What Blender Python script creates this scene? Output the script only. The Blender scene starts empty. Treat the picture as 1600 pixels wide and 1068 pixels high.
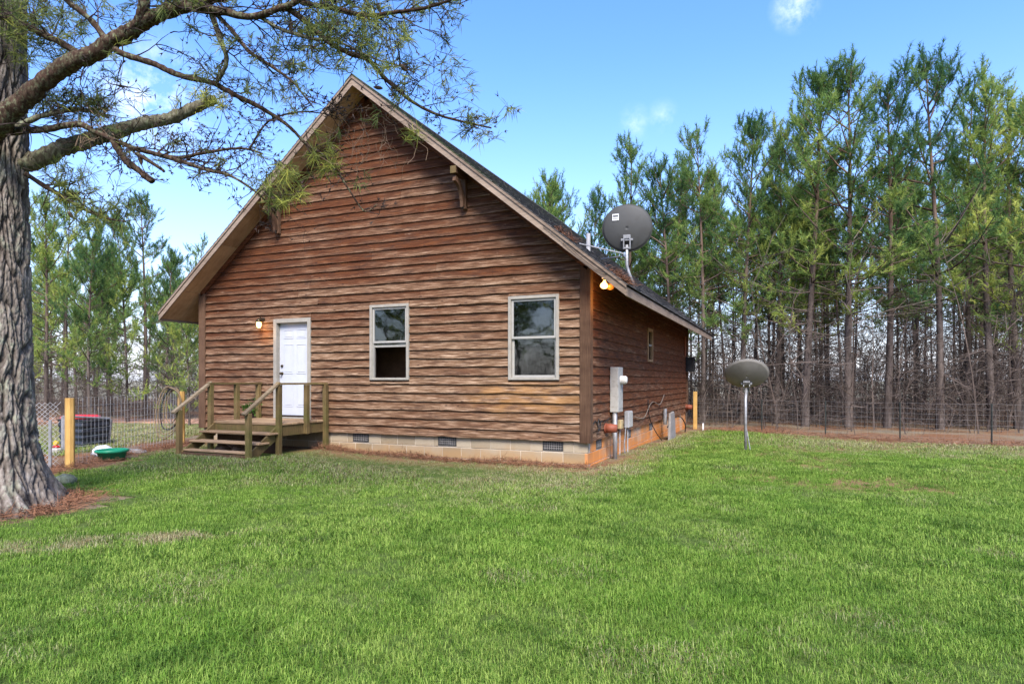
import bpy, bmesh, math, random
import numpy as np
from mathutils import Vector, Matrix, noise

random.seed(7)
R = math.radians
SC = bpy.context.scene
COL = SC.collection

# ------------------------------------------------------------------ camera, sky, sun, exposure
CX, CY, CZ = 3.145, -10.597, 1.49
YAW = 0.4074
FPX = 996.2                                     # focal length in pixels of a 1600 px wide picture
HY = 594.0                                      # pixel row of the horizon
cam_d = bpy.data.cameras.new('camera')
cam = bpy.data.objects.new('camera', cam_d)
COL.objects.link(cam)
cam.location = (CX, CY, CZ)
cam.rotation_euler = (R(90), 0, YAW)
cam_d.sensor_width = 36.0
cam_d.lens = FPX / 1600 * 36.0
cam_d.shift_y = (HY - 534) / 1600
cam_d.clip_end = 3000
cam_d.clip_start = 0.05
SC.camera = cam

SUN_EL, SUN_AZ = R(47), R(152)                  # azimuth clockwise from +Y
SKY_STRENGTH = 0.14
world = bpy.data.worlds.new('World')
SC.world = world
world.use_nodes = True
wn, wl = world.node_tree.nodes, world.node_tree.links
wn.clear()
w_out = wn.new('ShaderNodeOutputWorld')
w_bg = wn.new('ShaderNodeBackground')
w_bg.inputs['Strength'].default_value = SKY_STRENGTH
w_sky = wn.new('ShaderNodeTexSky')
w_sky.sky_type = 'NISHITA'
w_sky.sun_disc = False
w_sky.sun_elevation = SUN_EL
w_sky.sun_rotation = SUN_AZ
w_sky.air_density = 1.15
w_sky.dust_density = 0.8
w_sky.ozone_density = 3.0
w_sky.altitude = 0
w_tc = wn.new('ShaderNodeTexCoord')
w_noise = wn.new('ShaderNodeTexNoise')
w_noise.inputs['Scale'].default_value = 24.0
w_noise.inputs['Detail'].default_value = 7.0
w_noise.inputs['Roughness'].default_value = 0.68
wl.new(w_tc.outputs['Generated'], w_noise.inputs['Vector'])


def px_dir(u, v):
    t, s = (u - 800) / FPX, (HY - v) / FPX
    return Vector((-math.sin(YAW) + t * math.cos(YAW), math.cos(YAW) + t * math.sin(YAW), s)).normalized()


def wmath(op, a, b=None, clamp=False):
    n = wn.new('ShaderNodeMath')
    n.operation = op
    n.use_clamp = clamp
    for i, x in enumerate((a, b)):
        if x is None:
            continue
        if isinstance(x, (int, float)):
            n.inputs[i].default_value = x
        else:
            wl.new(x, n.inputs[i])
    return n.outputs[0]


cloud_mask = None
for (u, v, spread, amt) in ((1242, 12, 0.034, 0.85), (992, 192, 0.030, 0.36), (1035, 183, 0.028, 0.32), (235, 150, 0.09, 0.9)):
    d = px_dir(u, v)
    vm = wn.new('ShaderNodeVectorMath')
    vm.operation = 'DISTANCE'
    vm.inputs[1].default_value = d
    wl.new(w_tc.outputs['Generated'], vm.inputs[0])
    m = wmath('SUBTRACT', 1.0, wmath('DIVIDE', vm.outputs['Value'], spread), True)
    m = wmath('MULTIPLY', wmath('POWER', m, 1.3), amt)
    cloud_mask = m if cloud_mask is None else wmath('MAXIMUM', cloud_mask, m)
w_c = wmath('MULTIPLY', wmath('SUBTRACT', w_noise.outputs['Fac'], 0.41, True), 3.6)
w_c = wmath('MULTIPLY', w_c, cloud_mask, True)
w_c = wmath('MULTIPLY', w_c, 0.85, True)
w_mix = wn.new('ShaderNodeMix')
w_mix.data_type = 'RGBA'
wl.new(w_c, w_mix.inputs[0])
w_tint = wn.new('ShaderNodeHueSaturation')
w_tint.inputs['Saturation'].default_value = 1.25
wl.new(w_sky.outputs[0], w_tint.inputs['Color'])
w_sep = wn.new('ShaderNodeSeparateXYZ')
wl.new(w_tc.outputs['Generated'], w_sep.inputs[0])
w_el = wmath('SUBTRACT', 1.0, wmath('DIVIDE', wmath('ABSOLUTE', w_sep.outputs['Z']), 0.46), True)
w_el = wmath('MULTIPLY', wmath('POWER', w_el, 1.8), 0.58)
w_hz = wn.new('ShaderNodeMix')
w_hz.data_type = 'RGBA'
wl.new(w_el, w_hz.inputs[0])
w_mul = wn.new('ShaderNodeMix')
w_mul.data_type = 'RGBA'
w_mul.blend_type = 'MULTIPLY'
w_mul.inputs[0].default_value = 1.0
wl.new(w_tint.outputs[0], w_mul.inputs[6])
w_mul.inputs[7].default_value = (1.0, 0.87, 1.03, 1)
wl.new(w_mul.outputs[2], w_hz.inputs[6])
w_hz.inputs[7].default_value = (2.7, 3.4, 4.5, 1)
wl.new(w_hz.outputs[2], w_mix.inputs[6])
w_mix.inputs[7].default_value = (5.0, 5.3, 5.7, 1)
wl.new(w_mix.outputs[2], w_bg.inputs['Color'])
wl.new(w_bg.outputs[0], w_out.inputs['Surface'])

sun_d = bpy.data.lights.new('sun', 'SUN')
sun_d.energy = 3.0
sun_d.angle = R(24)
sun_d.color = (1.0, 0.95, 0.87)
sun = bpy.data.objects.new('sun', sun_d)
COL.objects.link(sun)
sdir = Vector((math.sin(SUN_AZ) * math.cos(SUN_EL), math.cos(SUN_AZ) * math.cos(SUN_EL), math.sin(SUN_EL)))
sun.rotation_euler = sdir.to_track_quat('Z', 'Y').to_euler()
sun.location = (0, -20, 30)

SC.view_settings.view_transform = 'Standard'
SC.view_settings.look = 'None'
SC.view_settings.gamma = 1
SC.view_settings.use_curve_mapping = False
SC.view_settings.exposure = 1.5
SC.render.engine = 'CYCLES'
SC.cycles.max_bounces = 8
SC.cycles.transparent_max_bounces = 12


# ------------------------------------------------------------------ geometry helpers
def at(u, v, Z):
    """World point seen at photo pixel (u, v) at depth Z (metres along the view axis)."""
    t, s = (u - 800) / FPX, (HY - v) / FPX
    return Vector((CX + Z * (-math.sin(YAW) + t * math.cos(YAW)), CY + Z * (math.cos(YAW) + t * math.sin(YAW)), CZ + Z * s))


def ss(a, b, x):
    t = min(1.0, max(0.0, (x - a) / (b - a)))
    return t * t * (3 - 2 * t)


def hz(x, y):
    """Height of the ground."""
    h = 0.10 * ss(-3.0, -6.0, x) * ss(-5.0, -2.2, y)
    h -= 0.12 * ss(1.0, 11.0, y) * ss(-4.0, 0.0, x)
    return h


class MB:
    def __init__(self):
        self.v, self.f = [], []

    def quad(self, a, b, c, d):
        n = len(self.v)
        self.v += [tuple(a), tuple(b), tuple(c), tuple(d)]
        self.f.append((n, n + 1, n + 2, n + 3))

    def tri(self, a, b, c):
        n = len(self.v)
        self.v += [tuple(a), tuple(b), tuple(c)]
        self.f.append((n, n + 1, n + 2))

    def box(self, x0, x1, y0, y1, z0, z1, j=0.0):
        n = len(self.v)
        for x in (x0, x1):
            for y in (y0, y1):
                for z in (z0, z1):
                    self.v.append((x + random.uniform(-j, j), y + random.uniform(-j, j), z + random.uniform(-j, j)))
        for q in ((0, 1, 3, 2), (4, 6, 7, 5), (0, 4, 5, 1), (2, 3, 7, 6), (0, 2, 6, 4), (1, 5, 7, 3)):
            self.f.append(tuple(n + i for i in q))
        return self

    def prism(self, pts, a, b):
        """Closed outline pts (3-D, planar) swept from offset vector a to offset vector b."""
        n, k = len(self.v), len(pts)
        a, b = Vector(a), Vector(b)
        for p in pts:
            self.v.append(tuple(Vector(p) + a))
        for p in pts:
            self.v.append(tuple(Vector(p) + b))
        self.f.append(tuple(range(n + k - 1, n - 1, -1)))
        self.f.append(tuple(range(n + k, n + 2 * k)))
        for i in range(k):
            j = (i + 1) % k
            self.f.append((n + i, n + j, n + k + j, n + k + i))
        return self

    def tube(self, path, radii, n=8, caps=True):
        path = [Vector(p) for p in path]
        if not isinstance(radii, (list, tuple)):
            radii = [radii] * len(path)
        base = len(self.v)
        ref = None
        for i, p in enumerate(path):
            d = (path[min(i + 1, len(path) - 1)] - path[max(i - 1, 0)])
            if d.length < 1e-9:
                d = Vector((0, 0, 1))
            d.normalize()
            if ref is None:
                ref = Vector((1, 0, 0)) if abs(d.x) < 0.8 else Vector((0, 1, 0))
            s = d.cross(ref)
            if s.length < 1e-5:
                s = d.cross(Vector((0.3, 0.7, 0.2)))
            s.normalize()
            t = s.cross(d)
            ref = t
            for k in range(n):
                a = 2 * math.pi * k / n
                self.v.append(tuple(p + (s * math.cos(a) + t * math.sin(a)) * radii[i]))
        for i in range(len(path) - 1):
            for k in range(n):
                q = (k + 1) % n
                self.f.append((base + i * n + k, base + i * n + q, base + (i + 1) * n + q, base + (i + 1) * n + k))
        if caps:
            self.f.append(tuple(base + k for k in range(n - 1, -1, -1)))
            e = base + (len(path) - 1) * n
            self.f.append(tuple(e + k for k in range(n)))
        return self

    def lathe(self, prof, origin, axis=(0, 0, 1), n=24):
        """prof: (radius, along) pairs, revolved about axis."""
        ax = Vector(axis).normalized()
        s = ax.cross(Vector((0, 0, 1)) if abs(ax.z) < 0.9 else Vector((1, 0, 0))).normalized()
        t = ax.cross(s)
        o = Vector(origin)
        base = len(self.v)
        for (r, h) in prof:
            for k in range(n):
                a = 2 * math.pi * k / n
                self.v.append(tuple(o + ax * h + (s * math.cos(a) + t * math.sin(a)) * r))
        for i in range(len(prof) - 1):
            for k in range(n):
                q = (k + 1) % n
                self.f.append((base + i * n + k, base + i * n + q, base + (i + 1) * n + q, base + (i + 1) * n + k))
        return self

    def build(self, name, mat, parent=None, origin=None, smooth=False, kind=None, bevel=0.0, **props):
        o0 = Vector(origin) if origin is not None else (Vector(ORG.get(parent.name, (0, 0, 0))) if parent else Vector((0, 0, 0)))
        me = bpy.data.meshes.new(name)
        vs = [(p[0] - o0.x, p[1] - o0.y, p[2] - o0.z) for p in self.v]
        me.from_pydata(vs, [], self.f)
        if mat:
            me.materials.append(mat)
        if smooth:
            me.shade_smooth()
        o = bpy.data.objects.new(name, me)
        COL.objects.link(o)
        if parent:
            o.parent = parent
            ORG[o.name] = tuple(o0)
        else:
            o.location = o0
            ORG[o.name] = tuple(o0)
        if bevel:
            b = o.modifiers.new('edge', 'BEVEL')
            b.width = bevel
            b.segments = 1
            b.limit_method = 'ANGLE'
        if kind:
            o['kind'] = kind
        for k, v in props.items():
            o[k] = v
        return o


ORG = {}


def np_mesh(name, verts, faces_tri, mat, parent=None, kind=None, attrs=None, origin=(0, 0, 0), link=True, smooth=False):
    me = bpy.data.meshes.new(name)
    verts = np.asarray(verts, dtype=np.float32) - np.asarray(origin, dtype=np.float32)
    faces = np.asarray(faces_tri, dtype=np.int32)
    k = faces.shape[1]
    me.vertices.add(len(verts))
    me.vertices.foreach_set('co', verts.ravel())
    me.loops.add(faces.size)
    me.loops.foreach_set('vertex_index', faces.ravel())
    me.polygons.add(len(faces))
    me.polygons.foreach_set('loop_start', np.arange(0, faces.size, k, dtype=np.int32))
    me.update(calc_edges=True)
    for an, av in (attrs or {}).items():
        a = me.attributes.new(an, 'FLOAT', 'POINT')
        a.data.foreach_set('value', np.asarray(av, dtype=np.float32))
    if mat:
        me.materials.append(mat)
    if smooth:
        me.shade_smooth()
    if not link:
        return me
    o = bpy.data.objects.new(name, me)
    COL.objects.link(o)
    if parent:
        o.parent = parent
    if kind:
        o['kind'] = kind
    return o


def tag(o, label=None, cat=None, group=None, kind=None):
    for k, v in (('label', label), ('category', cat), ('group', group), ('kind', kind)):
        if v:
            o[k] = v
    return o


def thing(name, label, cat, loc, group=None):
    o = bpy.data.objects.new(name, None)
    o.empty_display_size = 0.2
    COL.objects.link(o)
    o.location = loc
    ORG[o.name] = tuple(loc)
    return tag(o, label, cat, group)


# ------------------------------------------------------------------ material helpers
class NT:
    def __init__(self, name):
        self.m = bpy.data.materials.new(name)
        self.m.use_nodes = True
        self.t = self.m.node_tree
        self.n, self.l = self.t.nodes, self.t.links
        self.bsdf = self.n['Principled BSDF']

    def node(self, typ, ins=None, **props):
        n = self.n.new(typ)
        for k, v in props.items():
            setattr(n, k, v)
        for k, v in (ins or {}).items():
            self.set(n.inputs[k], v)
        return n

    def set(self, sock, v):
        if isinstance(v, bpy.types.NodeSocket):
            self.l.new(v, sock)
        elif isinstance(v, (tuple, list)) and sock.type == 'RGBA' and len(v) == 3:
            sock.default_value = (*v, 1)
        else:
            sock.default_value = v

    def math(self, op, a, b=0.0, clamp=False):
        n = self.node('ShaderNodeMath', operation=op, use_clamp=clamp)
        self.set(n.inputs[0], a)
        self.set(n.inputs[1], b)
        return n.outputs[0]

    def pos(self):
        return self.node('ShaderNodeNewGeometry').outputs['Position']

    def obj(self):
        return self.node('ShaderNodeTexCoord').outputs['Object']

    def rnd(self):
        return self.node('ShaderNodeObjectInfo').outputs['Random']

    def attr(self, name):
        return self.node('ShaderNodeAttribute', attribute_name=name).outputs['Fac']

    def noise(self, vec, scale, stretch=(1, 1, 1), detail=4.0, rough=0.55, loc=(0, 0, 0)):
        mp = self.node('ShaderNodeMapping', {'Vector': vec, 'Scale': stretch, 'Location': loc})
        return self.node('ShaderNodeTexNoise', {'Vector': mp.outputs[0], 'Scale': scale, 'Detail': detail, 'Roughness': rough}).outputs['Fac']

    def ramp(self, fac, stops):
        r = self.node('ShaderNodeValToRGB', {'Fac': fac})
        e = r.color_ramp.elements
        while len(e) < len(stops):
            e.new(0.5)
        for i, (p, c) in enumerate(stops):
            e[i].position = p
            e[i].color = (*c, 1) if len(c) == 3 else c
        return r.outputs[0]

    def map(self, v, a, b, c=0.0, d=1.0, smooth=False):
        n = self.node('ShaderNodeMapRange', {'Value': v, 'From Min': a, 'From Max': b, 'To Min': c, 'To Max': d})
        if smooth:
            n.interpolation_type = 'SMOOTHSTEP'
        return n.outputs[0]

    def mix(self, f, a, b, blend='MIX'):
        n = self.node('ShaderNodeMix', data_type='RGBA', blend_type=blend)
        self.set(n.inputs[0], f)
        self.set(n.inputs[6], a)
        self.set(n.inputs[7], b)
        return n.outputs[2]

    def sep(self, v):
        return self.node('ShaderNodeSeparateXYZ', {'Vector': v}).outputs

    def bump(self, h, strength=0.4, dist=0.01):
        self.l.new(self.node('ShaderNodeBump', {'Height': h, 'Strength': strength, 'Distance': dist}).outputs[0], self.bsdf.inputs['Normal'])

    def done(self, color, rough=0.8, metal=0.0, spec=0.3):
        self.set(self.bsdf.inputs['Base Color'], color)
        self.set(self.bsdf.inputs['Roughness'], rough)
        self.set(self.bsdf.inputs['Metallic'], metal)
        self.set(self.bsdf.inputs['Specular IOR Level'], spec)
        return self.m


def simple(name, col, rough=0.7, metal=0.0, var=0.25, scale=6.0, spec=0.35, bump=0.0, dirt=None):
    t = NT(name)
    p = t.pos()
    nz = t.noise(p, scale, detail=5)
    lo = tuple(c * (1 - var) for c in col)
    hi = tuple(min(1, c * (1 + var)) for c in col)
    c = t.ramp(nz, ((0.3, lo), (0.7, hi)))
    if dirt:
        dm = t.map(t.noise(p, scale * 2.6, detail=6, loc=(3, 1, 7)), 0.52, 0.72)
        c = t.mix(t.math('MULTIPLY', dm, 0.7), c, dirt)
    if bump:
        t.bump(t.noise(p, scale * 8, detail=4), bump, 0.004)
    return t.done(c, rough, metal, spec)


def wood(name, dark, light, stretch=(1.0, 1.0, 26.0), scale=1.6, var=0.35, green=None, rough=0.85, bumpd=0.006):
    """Sawn wood: grain along the unstretched axes, tone per board, optional mildew."""
    t = NT(name)
    p = t.pos()
    grain = t.noise(p, scale * 3, stretch, 7, 0.65)
    patch = t.noise(p, 1.3, (1, 1, 2.4), 4)
    f = t.math('ADD', t.math('MULTIPLY', grain, 0.6), t.math('MULTIPLY', patch, 0.5))
    f = t.math('ADD', f, t.math('MULTIPLY', t.math('SUBTRACT', t.rnd(), 0.5), var))
    c = t.ramp(f, ((0.30, dark), (0.80, light)))
    if green:
        gm = t.map(t.noise(p, 2.7, (1, 1, 1), 5, loc=(5, 2, 1)), 0.46, 0.66)
        c = t.mix(t.math('MULTIPLY', gm, 0.75), c, green)
    t.bump(grain, 0.6, bumpd)
    return t.done(c, rough, 0, 0.2)


M = {}


def siding(name, side):
    t = NT(name)
    p = t.pos()
    x, y, z = t.sep(p)
    grain = t.noise(p, 1.5, (1.6, 1.6, 34.0), 8, 0.68)
    streak = t.noise(p, 1.0, (0.9, 0.9, 7.0), 6, 0.62, (2, 5, 1))
    big = t.noise(p, 0.55, (1, 1, 1.3), 4, 0.5, (8, 1, 3))
    rnd = t.math('SUBTRACT', t.rnd(), 0.5)
    # how weathered the boards are: the low ones, out in the rain, have gone grey-tan
    if side:
        w = t.math('MULTIPLY', t.map(z, 0.4, 1.9, 1.0, 0.0, True), t.map(y, 0.0, 4.5, 0.62, 0.25))
    else:
        w = t.map(z, 1.6, 5.2, 0.74, 0.10, True)
        lf = t.math('MULTIPLY', t.map(x, -6.6, -8.6, 0.0, 0.38, True), 1.0)
        w = t.math('SUBTRACT', w, lf)
    w = t.math('ADD', w, t.math('MULTIPLY', t.math('SUBTRACT', big, 0.5), 0.75))
    w = t.math('ADD', w, t.math('MULTIPLY', t.math('SUBTRACT', streak, 0.5), 1.9))
    w = t.math('ADD', w, t.math('MULTIPLY', t.math('SUBTRACT', t.attr('lip'), 0.52), 0.48 if not side else 0.2))  # lower edges more worn; the light they catch is painted in too
    w = t.math('ADD', w, t.math('MULTIPLY', rnd, 0.42), True)
    fresh = t.ramp(grain, ((0.30, (0.022, 0.0068, 0.0023)), (0.52, (0.078, 0.0240, 0.0072)), (0.74, (0.188, 0.070, 0.0215))))
    old = t.ramp(grain, ((0.33, (0.038, 0.0172, 0.0080)), (0.50, (0.155, 0.088, 0.047)), (0.67, (0.44, 0.312, 0.212))))
    if side:
        fresh = t.ramp(grain, ((0.30, (0.034, 0.0105, 0.0040)), (0.52, (0.110, 0.0350, 0.0120)), (0.74, (0.230, 0.088, 0.031))))
    c = t.mix(w, fresh, old)
    # water stains and black mildew streaks
    st = t.map(t.noise(p, 1.7, (1.2, 1.2, 6.0), 6, 0.7, (4, 9, 2)), 0.53, 0.66)
    c = t.mix(t.math('MULTIPLY', st, 0.72), c, (0.045, 0.022, 0.013))
    kn = t.node('ShaderNodeTexVoronoi', {'Vector': t.node('ShaderNodeMapping', {'Vector': p, 'Scale': (3.0, 3.0, 7.5)}).outputs[0], 'Scale': 1.0, 'Randomness': 1.0}).outputs['Distance']
    c = t.mix(t.math('MULTIPLY', t.map(kn, 0.07, 0.13, 1.0, 0.0), 0.75), c, (0.030, 0.013, 0.008))
    chip = t.map(t.noise(p, 4.2, (1.0, 1.0, 4.5), 5, 0.7, (6, 2, 8)), 0.66, 0.73)
    c = t.mix(t.math('MULTIPLY', chip, 0.55), c, (0.40, 0.27, 0.19))
    if not side:
        # orange run-off stain under the right-hand window
        dx = t.map(t.math('ABSOLUTE', t.math('ADD', x, 1.15)), 0.5, 1.5, 1.0, 0.0, True)
        dz = t.math('MULTIPLY', t.map(z, 0.7, 1.1, 0.0, 1.0, True), t.map(z, 1.35, 1.52, 1.0, 0.0, True))
        om = t.math('MULTIPLY', t.math('MULTIPLY', dx, dz), t.map(t.noise(p, 2.2, (1, 1, 3), 5), 0.40, 0.62))
        c = t.mix(t.math('MULTIPLY', om, 0.55), c, (0.33, 0.165, 0.050))
    t.bump(t.math('ADD', grain, t.math('MULTIPLY', streak, 0.6)), 0.8, 0.010)
    return t.done(c, 0.86, 0, 0.22)


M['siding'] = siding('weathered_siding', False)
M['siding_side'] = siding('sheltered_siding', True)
M['corner'] = wood('corner_board_wood', (0.028, 0.012, 0.006), (0.145, 0.083, 0.048), (26, 26, 1.0), 1.2, 0.2)
M['sheath'] = simple('sheathing', (0.020, 0.012, 0.008), 0.95)
M['room'] = simple('dark_room_board', (0.16, 0.085, 0.045), 0.9)
M['fascia'] = wood('fascia_board', (0.12, 0.085, 0.060), (0.33, 0.25, 0.185), (1.2, 1.2, 9), 1.4, 0.25)
M['soffit'] = wood('soffit_plywood', (0.20, 0.115, 0.060), (0.50, 0.335, 0.195), (1.5, 6, 1.5), 0.8, 0.2)
M['deckwood'] = wood('deck_wood', (0.13, 0.080, 0.042), (0.40, 0.27, 0.155), (1.0, 22, 22), 1.4, 0.25)
M['treated'] = wood('treated_lumber', (0.055, 0.036, 0.014), (0.215, 0.150, 0.062), (24, 24, 1.2), 1.3, 0.25, green=(0.085, 0.085, 0.020))
M['railwood'] = wood('rail_lumber', (0.12, 0.085, 0.045), (0.42, 0.33, 0.21), (3, 2, 20), 1.3, 0.25)
M['postwood'] = wood('yellow_post_wood', (0.24, 0.125, 0.030), (0.55, 0.34, 0.11), (22, 22, 1.4), 1.3, 0.2)
M['white'] = simple('white_paint', (0.74, 0.73, 0.71), 0.55, var=0.06, dirt=(0.45, 0.42, 0.37))
M['offwhite'] = simple('dingy_trim_paint', (0.27, 0.25, 0.21), 0.6, var=0.14, scale=9, dirt=(0.28, 0.24, 0.18))
M['doorpaint'] = simple('door_paint', (0.43, 0.45, 0.49), 0.45, var=0.04)
M['vinyl'] = simple('window_vinyl', (0.30, 0.29, 0.26), 0.5, var=0.08, dirt=(0.34, 0.31, 0.26))
M['brass'] = simple('aged_brass', (0.06, 0.045, 0.025), 0.4, 0.8)
M['black'] = simple('black_metal', (0.018, 0.018, 0.018), 0.55)
M['blackplastic'] = simple('black_plastic', (0.020, 0.023, 0.030), 0.5)
M['galv'] = simple('galvanised_steel', (0.28, 0.28, 0.28), 0.55, 0.5, 0.25, 14)
M['grey_paint'] = simple('grey_meter_paint', (0.38, 0.37, 0.33), 0.55, 0.0, 0.12, 5, dirt=(0.22, 0.20, 0.16))
M['pvc'] = simple('grey_pvc', (0.34, 0.34, 0.34), 0.5)
M['dish'] = simple('dish_grey', (0.052, 0.052, 0.048), 0.65, 0, 0.12, 2.5, dirt=(0.042, 0.040, 0.034))
M['dish_pale'] = simple('pale_dish_grey', (0.20, 0.188, 0.168), 0.6, 0, 0.12, 2.5, dirt=(0.15, 0.138, 0.118))  # paler grey for the yard dish
M['tpost'] = simple('fence_post_steel', (0.025, 0.030, 0.025), 0.6)
M['wire'] = simple('fence_wire', (0.50, 0.50, 0.48), 0.5, 0.25)
M['old_wire'] = simple('dull_fence_wire', (0.15, 0.14, 0.13), 0.7, 0.2)
M['green_plastic'] = simple('green_plastic', (0.010, 0.19, 0.095), 0.4, var=0.15)
M['red_plastic'] = simple('red_plastic', (0.48, 0.020, 0.022), 0.4)
M['yellow_plastic'] = simple('yellow_plastic', (0.55, 0.36, 0.02), 0.4)
M['whitebag'] = simple('white_bag', (0.66, 0.67, 0.70), 0.6)
M['rust'] = simple('rusty_brown_plastic', (0.22, 0.060, 0.030), 0.6)
M['hose'] = simple('tan_hose', (0.17, 0.12, 0.065), 0.55)
M['cable_black'] = simple('black_cable', (0.012, 0.012, 0.012), 0.5)
M['cable_white'] = simple('pale_cable', (0.20, 0.16, 0.125), 0.5)
M['slate'] = simple('grey_slab', (0.20, 0.185, 0.17), 0.85, var=0.25, scale=9)
M['rock'] = simple('brown_rock', (0.12, 0.075, 0.045), 0.9, var=0.4, scale=9)
M['mossy'] = simple('mossy_stone', (0.13, 0.145, 0.085), 0.9, var=0.45, scale=14, dirt=(0.24, 0.25, 0.20))
M['straw'] = simple('pine_straw_needles', (0.185, 0.085, 0.042), 0.85, var=0.4, scale=18)
M['paper'] = simple('label_paper', (0.68, 0.68, 0.66), 0.6, var=0.03)
M['ink'] = simple('label_ink', (0.07, 0.07, 0.07), 0.6)
M['vent'] = simple('vent_louver_steel', (0.045, 0.045, 0.042), 0.6)
M['mortar'] = simple('pale_mortar', (0.42, 0.36, 0.28), 0.95)


def t_glass():
    t = NT('window_glass')
    t.n.remove(t.bsdf)
    out = t.n['Material Output']
    g = t.node('ShaderNodeBsdfGlossy', {'Color': (0.95, 0.97, 0.95), 'Roughness': 0.03})
    b = t.node('ShaderNodeBump', {'Height': t.noise(t.pos(), 2.2, detail=2), 'Strength': 0.10, 'Distance': 0.02})
    t.l.new(b.outputs[0], g.inputs['Normal'])
    tr = t.node('ShaderNodeBsdfTransparent', {'Color': (0.45, 0.48, 0.46)})
    mx = t.node('ShaderNodeMixShader', {'Fac': 0.085})
    t.l.new(tr.outputs[0], mx.inputs[1])
    t.l.new(g.outputs[0], mx.inputs[2])
    t.l.new(mx.outputs[0], out.inputs['Surface'])
    return t.m


M['glass'] = t_glass()


def t_block(name, side):
    t = NT(name)
    p = t.pos()
    x, y, z = t.sep(p)
    n1 = t.noise(p, 26, detail=6, rough=0.7)
    n2 = t.noise(p, 1.8, detail=4)
    tone = t.math('ADD', t.math('MULTIPLY', n1, 0.35), t.math('MULTIPLY', t.rnd(), 0.5))
    c = t.ramp(tone, ((0.15, (0.21, 0.165, 0.105)), (0.75, (0.37, 0.31, 0.225))))
    # red clay splashed up from the ground
    f = t.map(t.math('ADD', z, t.math('MULTIPLY', n2, -0.35)), -0.12, 0.14, 1.0, 0.0, True)
    if side:
        f = t.math('MAXIMUM', f, t.map(n2, 0.30, 0.56, 0.35, 0.95))
        c = t.mix(t.math('MULTIPLY', f, 0.95), c, (0.52, 0.195, 0.050))
        pale = t.map(t.noise(p, 1.1, detail=5, loc=(3, 3, 3)), 0.54, 0.68)
        c = t.mix(t.math('MULTIPLY', pale, 0.6), c, (0.42, 0.36, 0.27))
    else:
        c = t.mix(t.math('MULTIPLY', f, 0.75), c, (0.33, 0.20, 0.085))
    t.bump(n1, 0.5, 0.004)
    return t.done(c, 0.95, 0, 0.15)


M['block'] = t_block('concrete_block_grey', False)
M['block_side'] = t_block('concrete_block_clay_stained', True)


def t_shingle():
    t = NT('asphalt_shingle')
    p = t.pos()
    x, y, z = t.sep(p)
    n1 = t.noise(p, 45, detail=5, rough=0.7)
    n2 = t.noise(p, 3.0, (1, 2.2, 1), 5)
    c = t.ramp(t.math('ADD', t.math('MULTIPLY', n1, 0.55), t.math('MULTIPLY', n2, 0.5)), ((0.3, (0.028, 0.026, 0.025)), (0.75, (0.155, 0.150, 0.145))))
    moss = t.math('MULTIPLY', t.map(z, 4.4, 5.8, 0.0, 1.0, True), t.map(t.noise(p, 5, detail=5), 0.42, 0.58))
    moss = t.math('MULTIPLY', moss, t.map(y, 0.1, 1.2, 1.0, 0.25))
    c = t.mix(t.math('MULTIPLY', moss, 0.8), c, (0.075, 0.105, 0.030))
    t.bump(n1, 0.6, 0.006)
    return t.done(c, 0.95, 0, 0.15)


M['shingle'] = t_shingle()


def t_bark(name, groove, cols, lichen, scale=1.0, lich_amt=0.6):
    t = NT(name)
    p = t.obj()
    n1 = t.noise(p, 9 * scale, (1, 1, 0.30), 8, 0.68)
    n2 = t.noise(p, 2.6 * scale, (1, 1, 0.6), 4)
    f = t.math('ADD', t.math('MULTIPLY', n1, 0.75), t.math('MULTIPLY', n2, 0.25))
    c = t.ramp(f, ((0.32, cols[0]), (0.52, cols[1]), (0.70, cols[2])))
    lm = t.map(t.noise(p, 6.5 * scale, (1, 1, 0.7), 6, 0.7, (4, 1, 9)), 0.50, 0.62)
    lm = t.math('MULTIPLY', lm, t.map(t.noise(p, 0.9, detail=3, loc=(1, 6, 2)), 0.38, 0.58))
    c = t.mix(t.math('MULTIPLY', lm, lich_amt), c, lichen)
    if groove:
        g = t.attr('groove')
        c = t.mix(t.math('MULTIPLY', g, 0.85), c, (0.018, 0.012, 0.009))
    t.bump(n1, 0.9, 0.03 / scale)
    return t.done(c, 0.95, 0, 0.12)


M['bark_big'] = t_bark('old_pine_bark', True, ((0.054, 0.043, 0.035), (0.185, 0.155, 0.128), (0.375, 0.335, 0.29)), (0.38, 0.41, 0.29), 1.6, 0.6)
M['bark_limb'] = t_bark('limb_bark', False, ((0.012, 0.007, 0.005), (0.050, 0.030, 0.020), (0.115, 0.078, 0.055)), (0.22, 0.25, 0.14), 4.2, 0.6)
M['bark_lichen'] = t_bark('lichen_limb_bark', False, ((0.022, 0.017, 0.012), (0.10, 0.088, 0.058), (0.24, 0.23, 0.17)), (0.30, 0.35, 0.19), 4.2, 0.95)
M['twig'] = simple('twig_bark', (0.034, 0.022, 0.016), 0.9, var=0.4, scale=8)
M['deadtwig'] = simple('dead_twig_bark', (0.20, 0.135, 0.085), 0.9, var=0.35, scale=8)
M['cone'] = simple('pine_cone_scales', (0.085, 0.055, 0.035), 0.9, var=0.35, scale=30)


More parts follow.
